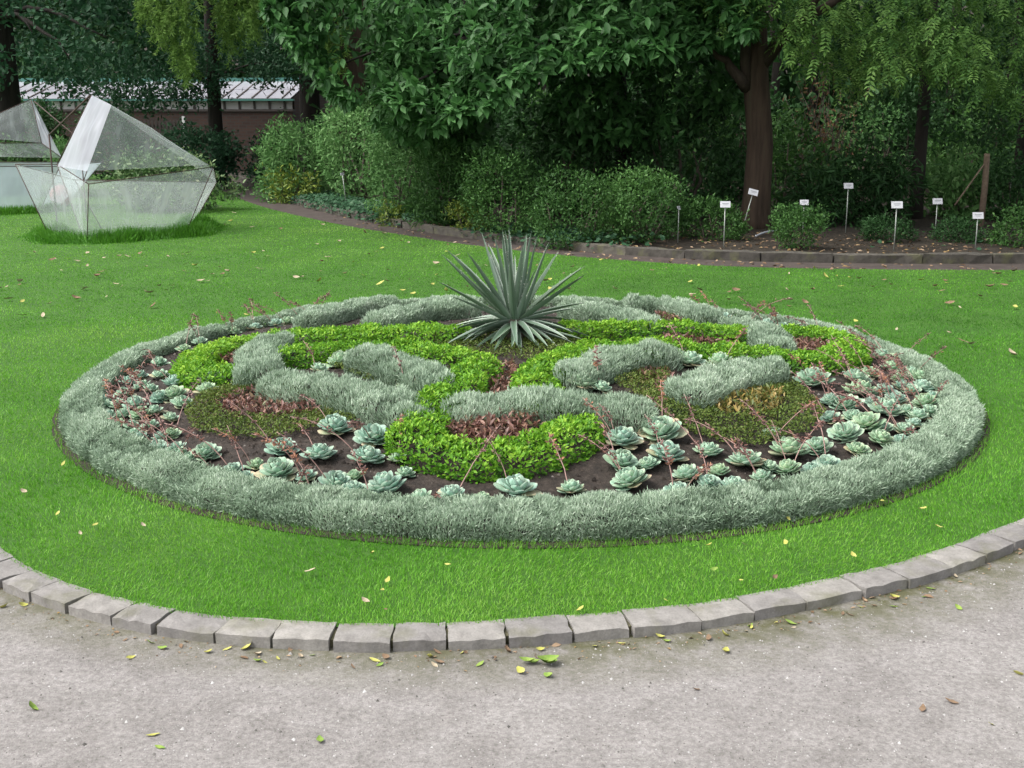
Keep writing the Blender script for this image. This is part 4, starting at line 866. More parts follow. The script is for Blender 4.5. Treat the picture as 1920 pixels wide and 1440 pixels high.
def magnolia():
    base = np.array([at(1168, 215, 19.0)[0], 19.0, 0]); base[2] = gz(base[0], 19)
    t = empty('magnolia_tree', tuple(base), 'broad leaved tree with boughs hanging over the shrubs at top centre', 'tree')
    pts = [base + [0, 0, -.1], base + [.05, -.05, 1], base + [-.1, -.15, 2.2], base + [-.3, -.3, 3.6], base + [-.5, -.4, 5.5]]
    link('trunk', trunk_mesh(pts, [.17, .14, .12, .1, .05], 'bark_dark'), t)
    lowx = np.array([500, 560, 640, 760, 830, 880, 930, 1000, 1060, 1160, 1290, 1420]); lowy = np.array([20, 95, 190, 215, 245, 212, 185, 150, 125, 110, 95, 60])
    n = 4200; px = RNG.uniform(500, 1420, n); up = RNG.uniform(0, 1, n) ** 1.5; Y = 15.4 + 1.8 * RNG.uniform(0, 1, n) ** 1.3 + 3.2 * up * RNG.uniform(0, 1, n)
    lo = np.interp(px, lowx, lowy) + 16 * nz(px[:, None] / 40, 1, 91) - up * 230
    T = np.array([at(a, b, c) for a, b, c in zip(px, lo, Y)]); A = unit(np.c_[(T[:, :2] - base[:2]) * [1, 1.0] / 3, np.full(n, -.15)] + np.array([0, -.5, 0]) + rnd3(n) * .35)
    n2 = 1700; px2 = RNG.uniform(700, 1400, n2); up2 = RNG.uniform(0, 1, n2) ** 1.2; Y2 = 17.2 + 1.6 * RNG.uniform(0, 1, n2)
    lo2 = np.interp(px2, [700, 860, 1000, 1150, 1300, 1400], [235, 285, 300, 275, 250, 190]) + 22 * nz(px2[:, None] / 50, 1, 96) - up2 * 260
    T2 = np.array([at(a, b, c) for a, b, c in zip(px2, lo2, Y2)]); T = np.vstack([T, T2]); A = np.vstack([A, unit(np.tile([0, -.8, -.2], (n2, 1)) + rnd3(n2) * .45)])
    # bunch into sprays so that gaps open between them
    g = nz(T, 3.4, 92) + .5 * nz(T, 8, 93); T, A = T[g > -.2], A[g > -.2]
    P, D, N, L, W = whorl_leaves(T, A, 7, .13, .21, .46, 5)
    vis = np.argsort(np.linalg.norm(P - np.array([0, 0, CAM_H]), axis=1) + np.where((P[:, 2] < 3.0), 0, 50))[:300]
    v = np.clip(.45 + RNG.normal(0, .18, len(P)) + .15 * nz(P, 2, 94), 0, 1)
    m = np.ones(len(P), bool); m[vis] = False
    tag(link('crown', leafmesh('crown', P[m], D[m], N[m], L[m], W[m], OVAL, v[m], M['g_magnolia']), t), kind='stuff')
    protos = [leafmesh('leaf', [(0, 0, 0)], np.array([[0, 1., 0]]), np.array([[0, 0, 1.]]), 1.0, .48, OVAL, [q], M['g_magnolia']) for q in (.3, .5, .7, .9)]
    for i in vis:
        y = Vector(unit(D[i])); x = y.cross(Vector(N[i])).normalized(); z = x.cross(y); mt = Matrix((x, y, z)).transposed().to_4x4()
        link('leaf', protos[min(3, int(v[i] * 4))], t, Matrix.Translation(Vector(P[i]) - Vector(base)) @ mt @ Matrix.Scale(float(L[i]), 4))
    bl = [((base[0] + dx, 18.5 + dy, z), (2.0, 1.9, 1.5)) for dx, dy, z in ((-3, -.5, 5.2), (-1, -1, 5.6), (1, -.6, 5.4), (2.4, 0, 4.8), (-2, .8, 6.6), (.6, .6, 7), (-4.2, .2, 4.6), (-.5, 1.5, 4.2), (1.8, 1.8, 4))]
    tag(link('upper_crown', blob_leaves(bl, 11000, .16, .24, .5, OVAL, M['g_magnolia'], .2, 95, inner=.7), t), kind='stuff')
    V, Fc = limb_paths(pts[2], [at(640, 120, 17), at(760, 160, 16.2), at(880, 160, 16.2), at(1000, 90, 16), at(1080, 60, 17), at(1290, 60, 17)], .07, 4)
    link('limbs', pymesh('limbs', V, Fc, M['bark_dark'], smooth=True), t)
magnolia()
def thick_tree():
    b = at(1415, 430, 16.9); b[2] = gz(b[0], b[1]); t = empty('tall_tree', tuple(b), 'thick reddish trunked tree standing behind the front labels', 'tree')
    f = at(1418, 150, 16.9); top = at(1412, -40, 16.9)
    pts = [b + [0, 0, -.1], b + [0, 0, .12], b + [.01, 0, .5], b + [.02, 0, 1.2], [f[0], f[1], f[2]], [top[0], top[1], top[2]], [top[0] - .1, top[1] + .1, 5.5], [top[0] - .1, top[1], 9]]
    link('trunk', trunk_mesh(pts, [.25, .215, .195, .185, .18, .17, .14, .05], 'bark_red', 18, 3, .05), t)
    V, Fc = limb_paths(at(1400, 165, 16.85), [at(1312, 92, 16.5), at(1380, -60, 16.4)], .09, 8); V2, F2 = limb_paths(at(1425, 130, 16.9), [at(1490, 60, 16.4), at(1600, -40, 15.6), at(1720, -60, 15.2)], .09, 9)
    V, Fc = merge([(V, Fc), (V2, F2)]); link('limbs', pymesh('limbs', V, Fc, M['bark'], smooth=True), t)
    # pinnate foliage: drooping compound leaves
    lowx = np.array([1240, 1290, 1360, 1430, 1470, 1520, 1560, 1620, 1680, 1740, 1800, 1850, 1930, 2020]); lowy = np.array([30, 40, 42, 30, 75, 110, 150, 175, 135, 120, 130, 165, 215, 230])
    n = 2300; px = RNG.uniform(1240, 2020, n); up = RNG.uniform(0, 1, n) ** 1.4; Y = 14.2 + 1.9 * RNG.uniform(0, 1, n) + 1.5 * up
    lo = np.interp(px, lowx, lowy) + 14 * nz(px[:, None] / 25, 1, 101) - up * 220
    T = np.array([at(x, y, z) for x, y, z in zip(px, lo, Y)]); g = nz(T, 2.0, 102) + .5 * nz(T, 5, 103); T = T[g > -.1]; n = len(T)
    ax = unit(np.c_[RNG.normal(0, .6, n), RNG.normal(-.35, .5, n), RNG.uniform(-1.1, -.1, n)]); k = 13; Lr = RNG.uniform(.2, .32, n)
    s = np.tile(np.r_[np.repeat(np.linspace(.15, .92, 6), 2), 1.0], n); sidev = np.tile(np.r_[np.tile([-1, 1], 6), 0], n); AX = np.repeat(ax, k, 0); TT = np.repeat(T, k, 0); LL = np.repeat(Lr, k)
    sd2 = unit(np.cross(AX, np.array([0, 0, 1.]) + .01)); P = TT + AX * (s * LL)[:, None] + np.c_[np.zeros((len(s), 2)), -.08 * s * s * LL * 3]
    D = unit(sd2 * sidev[:, None] + AX * .55 + np.array([0, 0, -.15]) + rnd3(len(s)) * .12); N = unit(np.cross(sd2, AX) * np.sign(np.cross(sd2, AX)[:, 2:3] + 1e-6) + rnd3(len(s)) * .25)
    L = LL * .3 * RNG.uniform(.8, 1.15, len(s)); v = np.clip(np.repeat(.5 + RNG.normal(0, .16, n) + .2 * nz(T, 1.8, 104), k) + RNG.normal(0, .1, len(s)), 0, 1)
    tag(link('crown', leafmesh('crown', P, D, N, L, L * .34, OVAL, v, M['g_pinnate']), t), kind='stuff')
    bl = [((f[0] + dx, 16.5 + dy, z), (2.1, 2.1, 1.6)) for dx, dy, z in ((-1.6, -.5, 6), (.5, -1.2, 5.8), (2.6, -1, 5.6), (4.5, -.5, 5.4), (1.2, .8, 6.8), (3.2, .8, 6.6), (-.6, .8, 7), (6, .4, 5.4), (1, 0, 8), (5.6, -1.6, 4.7), (2.4, -3.2, 5.4), (4.6, -3.6, 5.2), (6.8, -3.2, 5.0), (8.4, -1.5, 5.2), (.4, -2.8, 6))]
    tag(link('upper_crown', blob_leaves(bl, 26000, .16, .24, .45, OVAL, M['g_pinnate'], .3, 105, inner=.7), t), kind='stuff')
thick_tree()
def blob_tree(name, label, px_base, Y, rad, top, mat, bark, blobs, n, L, wr=.45, tpl=OVAL, droop=.2, lean=(0, 0), inner=.5, twig=7, limbs=4):
    b = at(px_base, 400, Y); b[2] = gz(b[0], Y); t = empty(name, tuple(b), label, 'tree')
    pts = [b + np.array([lean[0] * q, lean[1] * q, top * q]) for q in (-.01, .05, .2, .4, .6, .8, 1)]; pts[0][2] = b[2] - .12
    link('trunk', trunk_mesh(pts, np.array([1.35, 1.12, 1, .92, .85, .6, .3]) * rad, bark, 12, int(px_base) % 97), t)
    bl = [(at(x, y, yy) if not isinstance(x, tuple) else np.array(x), r) for x, y, yy, r in blobs]
    tag(link('crown', blob_leaves(bl, n, L[0], L[1], wr, tpl, M[mat], droop, int(px_base), inner=inner, twig=twig), t), kind='stuff')
    if limbs:
        V, Fc = limb_paths(pts[3], [c for c, r in bl[:limbs]], rad * .22, int(px_base) + 5); link('limbs', pymesh('limbs', V, Fc, M[bark], smooth=True), t)
    return t
blob_tree('dark_tree', 'slender dark trunked evergreen right of the strap leaved shrub', 1716, 18.3, .1, 6.5, 'g_dark', 'bark_dark', [(1650, 200, 18.3, (.62, .6, .55)), (1780, 190, 18.6, (.7, .7, .6)), (1730, 120, 18.3, (1.1, 1, .6)), (1620, 150, 18.0, (.5, .5, .5)), (1830, 230, 19, (.6, .6, .5)), (1716, -50, 18.3, (1.8, 1.6, 1.2)), (1716, -250, 18.3, (1.8, 1.6, 1.4))], 13000, (.07, .12), .42)
blob_tree('dark_tree', 'dark trunk half hidden at the far right edge', 1912, 19.5, .16, 7, 'g_dark', 'bark_dark', [(1900, 170, 19.2, (.9, .8, .6)), (1990, 140, 19, (1, 1, .8)), (1880, 20, 19, (1.2, 1, 1)), (1990, -120, 19, (2, 1.6, 1.4)), (1860, 245, 19.4, (.4, .4, .3))], 8000, (.08, .13), .42)
blob_tree('dark_tree', 'massive dark trunk with heavy foliage behind the left shelter', 28, 25.5, .36, 9, 'g_blue', 'bark_dark', [(-30, 80, 25, (1.5, 1.2, .8)), (60, 60, 24.2, (1.2, 1, .8)), (130, 110, 24, (.9, .9, .55)), (200, 70, 24.6, (1.1, 1, .7)), (100, 0, 24.5, (1.8, 1.4, .8)), (110, 165, 24.2, (.4, .4, .35)), (-20, -120, 25, (2.4, 2, 1.6)), (200, -120, 25, (2.2, 2, 1.5)), (240, 20, 25, (.8, .8, .7))], 20000, (.1, .17), .5)
blob_tree('layered_tree', 'tree with layered branches standing before the greenhouse', 414, 28.5, .17, 6, 'g_blue', 'bark_dark', [(470, 138, 28, (1.0, 1, .3)), (545, 130, 27.6, (.7, .8, .26)), (365, 150, 28, (.8, .8, .28)), (290, 160, 28.2, (.8, .8, .3)), (410, 110, 28.4, (1.3, 1.2, .5)), (225, 150, 28.4, (.9, .9, .4)), (310, 176, 28.0, (.6, .6, .34)), (250, 178, 28.0, (.6, .6, .34)), (190, 175, 28.0, (.5, .6, .34)), (385, 172, 27.9, (.4, .5, .24)), (420, 20, 28.6, (2, 1.6, 1.2)), (520, 90, 28.4, (.9, .9, .5)), (170, 120, 28.6, (.9, .9, .5))], 17000, (.09, .15), .42)
b0 = (10.6, 10.2); tr_ = empty('shade_tree', (b0[0], b0[1], 0), 'added unseen broad crowned tree beyond the right end of the lawn, shading it', 'tree')  # stands out of view, put in to shade the right end of the lawn
link('trunk', trunk_mesh([np.array([b0[0], b0[1], z]) for z in (-.1, .3, 1.5, 3, 5, 8)], [.42, .33, .28, .25, .2, .06], 'bark', 12, 77), tr_)
bl_ = [((b0[0] + dx, b0[1] + dy, z), (2.1, 2.1, 1.7)) for dx, dy, z in ((-2.6, .5, 4.6), (-2.2, -1.8, 5.0), (0, -2.4, 4.8), (1.8, 0, 5.2), (0, 2.2, 4.8), (-1.4, 1.8, 6.4), (-.8, -.8, 7.2), (1.2, -1.2, 6.6), (-3.8, -.6, 5.4))]
tag(link('crown', blob_leaves(bl_, 20000, .13, .2, .5, OVAL, M['g_mid'], .3, 205, inner=.7), tr_), kind='stuff')
def conifer():
    Yc = 22.5; b = at(360, 400, Yc + 2.2); b = at(585, 300, 29.5); b[2] = gz(b[0], b[1]); t = empty('weeping_conifer', tuple(b), 'soft light green conifer hanging in drooping sprays at top left', 'tree')
    link('trunk', trunk_mesh([b + [0, 0, -.1], b + [0, 0, .5], b + [0, 0, 3], b + [-.2, -.2, 6], b + [-.3, -.4, 9]], [.34, .28, .24, .2, .08], 'bark_dark', 12, 31), t)
    V, Fc = limb_paths(b + [-.1, -.1, 4.6], [at(300, -10, 24), at(370, 0, 23.5), at(440, 10, 23.5), at(600, 60, 26.5), at(540, 0, 25)], .1, 33); link('limbs', pymesh('limbs', V, Fc, M['bark_dark'], smooth=True), t)
    lowx = np.array([255, 280, 310, 335, 350, 365, 390, 420, 455, 480, 500, 560, 580, 610, 640, 655]); lowy = np.array([30, 70, 95, 130, 185, 120, 85, 110, 95, 70, 20, 40, 110, 160, 150, 90])
    n = 2600; px = RNG.uniform(255, 655, n); up = RNG.uniform(0, 1, n) ** .8; Y = np.where(px < 500, 23 + RNG.uniform(0, 1.6, n), 25.6 + RNG.uniform(0, 1.4, n)); lo = np.interp(px, lowx, lowy) - 22 - up * 260
    T = np.array([at(x, y, z) for x, y, z in zip(px, lo, Y)]); g = nz(T * [1, 1, .45], 3.5, 111); T = T[g > -.4]; n = len(T); k = 44
    ax = unit(np.c_[RNG.normal(0, .35, (n, 2)), RNG.uniform(-1.2, -.5, n)]); Lr = RNG.uniform(.25, .5, n)
    s = RNG.uniform(0, 1, n * k); AX = np.repeat(ax, k, 0); TT = np.repeat(T, k, 0); LL = np.repeat(Lr, k); P = TT + AX * (s * LL)[:, None] + rnd3(n * k) * .012
    D = unit(rnd3(n * k) * [1, 1, .5] + AX * .8); L = RNG.uniform(.06, .12, n * k)
    v = np.clip(np.repeat(.5 + RNG.normal(0, .15, n) + .2 * nz(T, 1.5, 112), k) + RNG.normal(0, .12, n * k), 0, 1)
    tag(link('crown', leafmesh('crown', P, D, rnd3(n * k), L, L * .2, DIA, v, M['g_conifer']), t), kind='stuff')
conifer()
def redwood():
    b = at(668, 330, 27.5); b[2] = gz(b[0], b[1]); t = empty('redwood_tree', tuple(b), 'broad fluted reddish trunk rising behind the azaleas', 'tree')
    link('trunk', trunk_mesh([b + [0, 0, -.1], b + [0, 0, .4], b + [0, 0, 1.2], b + [0, 0, 3], b + [0, 0, 7], b + [0, 0, 12]], [.85, .72, .6, .52, .42, .2], 'bark_red', 22, 41, .1), t)
    bl = [(b + np.array([dx, dy, z]), (1.8, 1.6, 1.0)) for dx, dy, z in ((-1, 0, 6), (1.5, -.5, 6.4), (0, 1, 7.4), (1.8, .8, 8), (-1.6, .6, 8.4), (.2, -.6, 9.6))]
    tag(link('crown', blob_leaves(bl, 6000, .14, .22, .3, OVAL, M['g_mid'], .3, 121, inner=.7), t), kind='stuff')
redwood()
# bare twigs with rusty leaves on the slope
def dead_shrub():
    b = at(1545, 330, 22.0); b[2] = gz(b[0], b[1]); t = empty('bare_shrub', tuple(b), 'half bare twiggy shrub with rusty dead leaves right of the thick trunk', 'shrub'); r = np.random.default_rng(5); parts = []; E = []
    for i in range(34):
        e = at(r.uniform(1470, 1640), r.uniform(110, 270), 22 + r.uniform(-.9, .9)); s_ = b + np.array([r.normal() * .25, r.normal() * .25, 0]); m_ = s_ + (e - s_) * .5 + r.normal(size=3) * .15; parts.append(tube_data([s_, m_, e], [.014, .009, .003], 4)); E += [m_ + (e - m_) * q for q in r.uniform(0, 1, 14)]
    V, Fc = merge(parts); link('stems', pymesh('stems', V, Fc, M['twig'], smooth=True), t)
    E = np.array(E) + r.normal(size=(len(E), 3)) * .06; n = len(E); tag(link('foliage', leafmesh('foliage', E, rnd3(n) - [0, 0, .6], rnd3(n), .1, .04, OVAL, r.uniform(0, 1, n), M['g_brown']), t), kind='stuff')
dead_shrub()
# the wood behind: uncountable foliage filling the view to the canopy
def wood():
    n = 46000; x = RNG.uniform(-24, 26, n); y = np.where(x > -4.5, RNG.uniform(25, 33, n), RNG.uniform(37.5, 44, n)); z = RNG.uniform(0, 1, n) ** .9 * 12
    P = np.c_[x, y, z]; g = nz(P, 1.1, 131) + .5 * nz(P, 3, 132); P = P[g > -.25]; n = len(P); P[:, 2] += np.array([gz(a, b) for a, b in P[:, :2]]) * .6
    D = unit(rnd3(n) + [0, -.2, -.1]); N = unit(rnd3(n) * .6 + [0, -.2, 1]); L = RNG.uniform(.22, .4, n)
    v = np.clip(.4 + RNG.normal(0, .2, n) + .25 * nz(P, .8, 133), 0, 1)
    tag(link('woodland', leafmesh('woodland', P, D, N, L, L * .5, OVAL, v, M['g_dark'])), 'dark mass of woodland foliage filling the background', 'woodland', kind='stuff')
    n = 26000; x = RNG.uniform(-26, 28, n); y = np.where(x > -4.5, 34.5, 45.5) + RNG.uniform(0, 1.2, n); z = RNG.uniform(0, 15, n); P = np.c_[x, y, z]
    L = RNG.uniform(.5, .8, n); D = unit(rnd3(n)); N = unit(rnd3(n) * .5 + [0, -1, .3])
    tag(link('woodland', leafmesh('woodland', P, D, N, L, L * .6, OVAL, np.clip(.3 + RNG.normal(0, .2, n), 0, 1), M['g_dark'])), 'farthest dark wall of woodland leaves behind everything', 'woodland', kind='stuff')
wood()
r = random.Random(77)
for i in range(7):
    x = -1.5 + i * 2.3 + r.uniform(-.7, .7); y = r.uniform(24.5, 29); b = np.array([x, y, gz(x, y)])
    side = 'left' if x < 4 else 'right'
    o = empty('forest_tree', tuple(b), f'thin dark trunk deep in the shaded wood, {ORD[i]} from the left', 'tree', 'thin trunks in the wood')
    link('trunk', trunk_mesh([b + [0, 0, -.1], b + [r.uniform(-.2, .2), 0, 2.5], b + [r.uniform(-.4, .4), 0, 5], b + [r.uniform(-.6, .6), 0, 11]], [.13, .1, .09, .04], 'bark_dark', 8, i), o)

# ================================================================== GREENHOUSE
def greenhouse():
    Y = 34.0; xr = at(548, 200, Y)[0]; xl = at(60, 200, Y + 1.5)[0] - 1; ang = -.12; Lg = xr - xl
    ze = at(548, 187, Y)[2]; zw = at(548, 209, Y)[2]; zr = at(540, 152, Y)[2]
    z0 = -.1; o = empty('greenhouse', (xr, Y, 0), 'low brick greenhouse with a pale glass roof behind the trees', 'greenhouse')
    o.rotation_euler = (0, 0, -.07)
    def bx(name, mat, *b, par=None): return link(name, pymesh(name, *box_data(*b), M[mat]), par or o, Matrix())
    wl = bx('wall', 'brick', -Lg, 0, 0, .25, z0, zw - .0)
    bx('sill', 'dark_paint', -Lg, .03, -.05, .22, zw + .002, zw + .06)
    k = 0; x = -Lg
    pw = 28 / F_PX * Y
    while x < -.02:
        x1 = min(x + pw, 0); f = bx('window', 'dark_paint', x, x + .05, -.01, .1, zw + .062, ze - .032); p = link('pane', pymesh('pane', *box_data(x + .052, x1 - .004, .03, .045, zw + .064, ze - .034), M['win_glass']), f, Matrix()); x = x1; k += 1
    bx('gutter', 'green_paint', -Lg - .05, .08, -.16, .02, ze - .03, ze + .02)
    run = 2.2; rise = zr - ze; x = -Lg
    def slope(name, mat, x0, x1, s0, s1, lift, th):
        V = []
        for s_ in (s0, s1):
            for q in (0, th): V += [(x0, -.08 + run * s_, ze + .022 + rise * s_ + lift + q), (x1, -.08 + run * s_, ze + .022 + rise * s_ + lift + q)]
        return link(name, pymesh(name, V, [(0, 1, 5, 4), (2, 6, 7, 3), (0, 2, 3, 1), (4, 5, 7, 6), (0, 4, 6, 2), (1, 3, 7, 5)], M[mat]), o, Matrix())
    while x < -.05:
        x1 = min(x + pw, 0)
        slope('roof_pane', 'roof_glass', x + .02, x1 - .02, 0, .5, .01, .012); slope('roof_pane', 'roof_glass', x + .02, x1 - .02, .49, 1, .026, .012); slope('glazing_bar', 'dark_paint', x - .022, x + .018, 0, 1, .0, .05); x = x1
    bx('ridge', 'green_paint', -Lg, .05, run - .12, run, ze + rise + .03, ze + rise + .16)
    V = [(.0, .26, z0), (.0, run * 2, z0), (.0, run * 2, ze), (.0, run, ze + rise), (.0, .0, ze), (.0, .26, ze - .05), (-.2, .26, z0), (-.2, run * 2, z0), (-.2, run * 2, ze), (-.2, run, ze + rise), (-.2, .0, ze), (-.2, .26, ze - .05)]
    link('gable', pymesh('gable', V, [(0, 1, 2, 3, 4, 5), (11, 10, 9, 8, 7, 6), (1, 0, 6, 7), (2, 1, 7, 8), (3, 2, 8, 9), (4, 3, 9, 10), (5, 4, 10, 11), (0, 5, 11, 6)], M['brick']), o, Matrix())
    link('back_roof', pymesh('back_roof', *box_data(-Lg, -.21, run + .01, run * 2, z0, ze), M['brick']), o, Matrix())
    # slatted fence with a white end post before the wall
    Yf = 31.5; a = at(278, 225, Yf); b = at(344, 222, Yf); f = empty('slatted_fence', (a[0], Yf, 0), 'dark slatted fence with a white end post before the brick wall', 'fence'); zt = a[2]; zb_ = at(300, 248, Yf)[2]
    wf = b[0] - a[0] + 1.0; a0 = a[0] - 1.0; n = 20
    for i in range(n):
        xx = i / n * wf - 1.0; link('slat', pymesh('slat', *box_data(xx, xx + wf / n * .6, 0, .02, .0, zt), M['dark_paint']), f, Matrix())
    link('rail', pymesh('rail', *box_data(-1.0, wf - 1.05, .022, .06, zt - .2, zt - .12), M['dark_paint']), f, Matrix()); link('rail', pymesh('rail', *box_data(-1.0, wf - 1.05, .022, .06, .3, .38), M['white_paint']), f, Matrix())
    link('end_post', pymesh('end_post', *box_data(wf - 1.04, wf - .97, -.02, .06, -.05, zt + .1), M['white_paint']), f, Matrix())
greenhouse()

# ================================================================== SMALL THINGS
def label_sign(px, py, base, w_px, label, rx=0.0, tilt=0.0, Y=None):
    g = G(px, base, .05); Y = Y or g[1]; p = at(px, py, Y); s = Y / F_PX; W = max(.08, w_px * s); H = W * .62; z0 = gz(p[0], Y) - .03
    t = empty('plant_label', (p[0], p[1], z0 + .03), label, 'plant label', 'white plant labels on stakes in the woodland bed')
    top = p[2] - (z0 + .03); sh = math.tan(tilt) * (top)
    R = Matrix.Translation((0, 0, top)) @ Matrix.Rotation(rx, 4, 'Z') @ Matrix.Rotation(tilt, 4, 'Y') @ Matrix.Rotation(R_(-18), 4, 'X')
    V, Fc = tube_data([(-sh, 0, -.05), (-sh * .5, 0, top * .5), (0, .012, top)], [.007, .007, .007], 6); link('stake', pymesh('stake', V, Fc, M['stake'], smooth=True), t, Matrix())
    pl = link('plate', pymesh('plate', *box_data(-W / 2, W / 2, -.004, .004, -H * .35, H * .65), M['plate']), t, R)
    bars = [box_data(-W * .3, W * .32, -.0052, -.0045, H * .22, H * .32), box_data(-W * .22, W * .2, -.0052, -.0045, H * .04, H * .09)]
    link('print', pymesh('print', *merge(bars), M['print']), pl, Matrix())
label_sign(1360, 385, 466, 19, 'white plant label in the low spreading shrub, left of the thick trunk')
label_sign(1412, 362, 440, 18, 'tilted white plant label right in front of the thick trunk', tilt=.25, Y=15.6)
label_sign(1508, 381, 446, 16, 'white plant label half hidden by the small rounded shrub')
label_sign(1591, 350, 420, 17, 'tall white plant label standing before the strap leaved rhododendron', Y=16.0)
label_sign(1682, 386, 468, 21, 'largest white plant label, on the bare soil close to the kerb')
label_sign(1758, 379, 446, 18, 'white plant label further back, between the two right front labels')
label_sign(1834, 406, 466, 20, 'rightmost white plant label near the kerb')
label_sign(1273, 391, 455, 9, 'white plant label seen nearly edge-on left of the spreading shrub', rx=1.0)
label_sign(1897, 330, 402, 7, 'small white plant label turned aside, far back by the wooden post', rx=1.1, Y=18)
label_sign(642, 327, 388, 8, 'white plant label on a thin stake in the ivy by the azaleas', rx=.9, tilt=-.1, Y=20.9)
label_sign(497, 293, 366, 7, 'distant white plant label among shrubs at the path bend', rx=.9, Y=25)
st = at(1851, 288, 17.0); zb = gz(st[0], 17); t = empty('wooden_post', (st[0], 17.0, zb), 'rough wooden support post among the shrubs on the right', 'post')
V, Fc = tube_data([(0, 0, -.1), (.01, 0, .6), (0, 0, 1.0), (.0, 0, st[2] - zb)], [.045, .045, .043, .04], 8); link('post', pymesh('post', V, Fc, M['wood'], smooth=True), t, Matrix())
e1 = at(1790, 385, 16.8); V, Fc = tube_data([(0, 0, (st[2] - zb) * .9), (e1[0] - st[0], -.2, e1[2] - zb)], [.012, .012], 5); link('brace', pymesh('brace', V, Fc, M['wood'], smooth=True), t, Matrix())
hp = [np.array([*G(x, y, .06), .07]) for x, y in ((1417, 444), (1430, 438), (1446, 434), (1470, 432))]; V, Fc = tube_data(smooth_path(hp, 2), .012, 6)
tag(link('garden_hose', pymesh('garden_hose', V, Fc, M['hose'], smooth=True)), 'pale hose end curving over the soil at the thick trunk', 'hose')

# ---- fallen leaves: each its own object, sharing a few meshes
def dry_leaf(seed, mat, curl, ratio=.5):
    r = np.random.default_rng(seed); V = []; Fc = []; n = 6
    for i in range(n):
        t = i / (n - 1); hw = ratio * .5 * math.sin(math.pi * min(1, t * .93 + .05)) ** .8 * (1 + r.normal() * .08); z = curl * (t - .5) ** 2 * 2 + .015
        V += [(-hw, t - .5, z + curl * hw * 1.2 + abs(r.normal()) * .03), (0, t - .5, z), (hw, t - .5, z + curl * hw * 1.0 + abs(r.normal()) * .03)]
    for i in range(n - 1):
        for j in range(2): a = i * 3 + j; Fc.append((a, a + 1, a + 4, a + 3))
    return pymesh('fallen_leaf', V, Fc, M[mat], smooth=True)
FL = {k: [dry_leaf(s, k, c, q) for s, (c, q) in enumerate(((.25, .5), (.5, .6), (.1, .4)))] for k in ('fall_tan', 'fall_brown', 'fall_yellow', 'fall_green')}
def drop(x, y, z, kind, size, label, group, rr):
    o = link('fallen_leaf', rr.choice(FL[kind])); o.location = (x, y, z); o.rotation_euler = (rr.gauss(0, .25), rr.gauss(0, .25), rr.uniform(0, 6.28)); s = size; o.scale = (s, s, s); tag(o, label, 'leaf', group)
rr = random.Random(21); done = 0
LB = {'fall_tan': 'dry tan fallen leaf lying on the lawn', 'fall_brown': 'dry brown fallen leaf lying on the lawn', 'fall_yellow': 'yellow fallen leaf lying on the lawn', 'fall_green': 'green fallen leaf lying on the lawn'}
near = [(581, 1068, 'fall_tan', .06), (727, 1085, 'fall_yellow', .05), (717, 1104, 'fall_yellow', .045), (685, 1125, 'fall_tan', .05), (722, 1140, 'fall_brown', .035), (178, 981, 'fall_yellow', .05), (268, 983, 'fall_tan', .04), (150, 998, 'fall_tan', .035), (1088, 1139, 'fall_yellow', .045), (698, 1035, 'fall_yellow', .04), (840, 1056, 'fall_yellow', .04), (1248, 1122, 'fall_yellow', .035), (1390, 1085, 'fall_yellow', .04), (1452, 1080, 'fall_brown', .04), (1475, 1016, 'fall_yellow', .045), (1600, 1040, 'fall_yellow', .05), (1478, 970, 'fall_yellow', .05), (1760, 985, 'fall_yellow', .05), (1655, 938, 'fall_yellow', .06), (1730, 952, 'fall_yellow', .07), (1330, 1020, 'fall_yellow', .04), (1395, 1018, 'fall_tan', .04), (45, 920, 'fall_tan', .05), (108, 960, 'fall_yellow', .05), (118, 867, 'fall_yellow', .05), (1340, 1065, 'fall_green', .04)]
for x, y, k, s in near: g = G(x, y, .03); drop(g[0], g[1], .024, k, s * .72, LB[k], k.split('_')[1] + ' leaves scattered on the lawn', rr)
while done < 190:
    x = rr.uniform(0, 1920); y = 545 - 170 * rr.random() ** .9 + (130 * rr.random() if rr.random() < .35 else 0); g = G(x, y, .03); p = np.array([g])
    if not in_poly(p, lawn_poly)[0] or np.linalg.norm(g - BC) < BR + .1 or g[1] > 24: continue
    if x < 420 and y < 460: continue
    k = rr.choice(['fall_tan', 'fall_tan', 'fall_tan', 'fall_brown', 'fall_yellow']) if x < 1100 else rr.choice(['fall_tan', 'fall_brown', 'fall_brown', 'fall_yellow'])
    drop(g[0], g[1], .022, k, rr.uniform(.04, .095), LB[k], k.split('_')[1] + ' leaves scattered on the lawn', rr); done += 1
LG = {'fall_yellow': 'yellow fallen leaf on the gravel path', 'fall_green': 'green fallen leaf on the gravel path', 'fall_brown': 'brown fallen leaf on the gravel path', 'fall_tan': 'tan fallen leaf on the gravel path'}
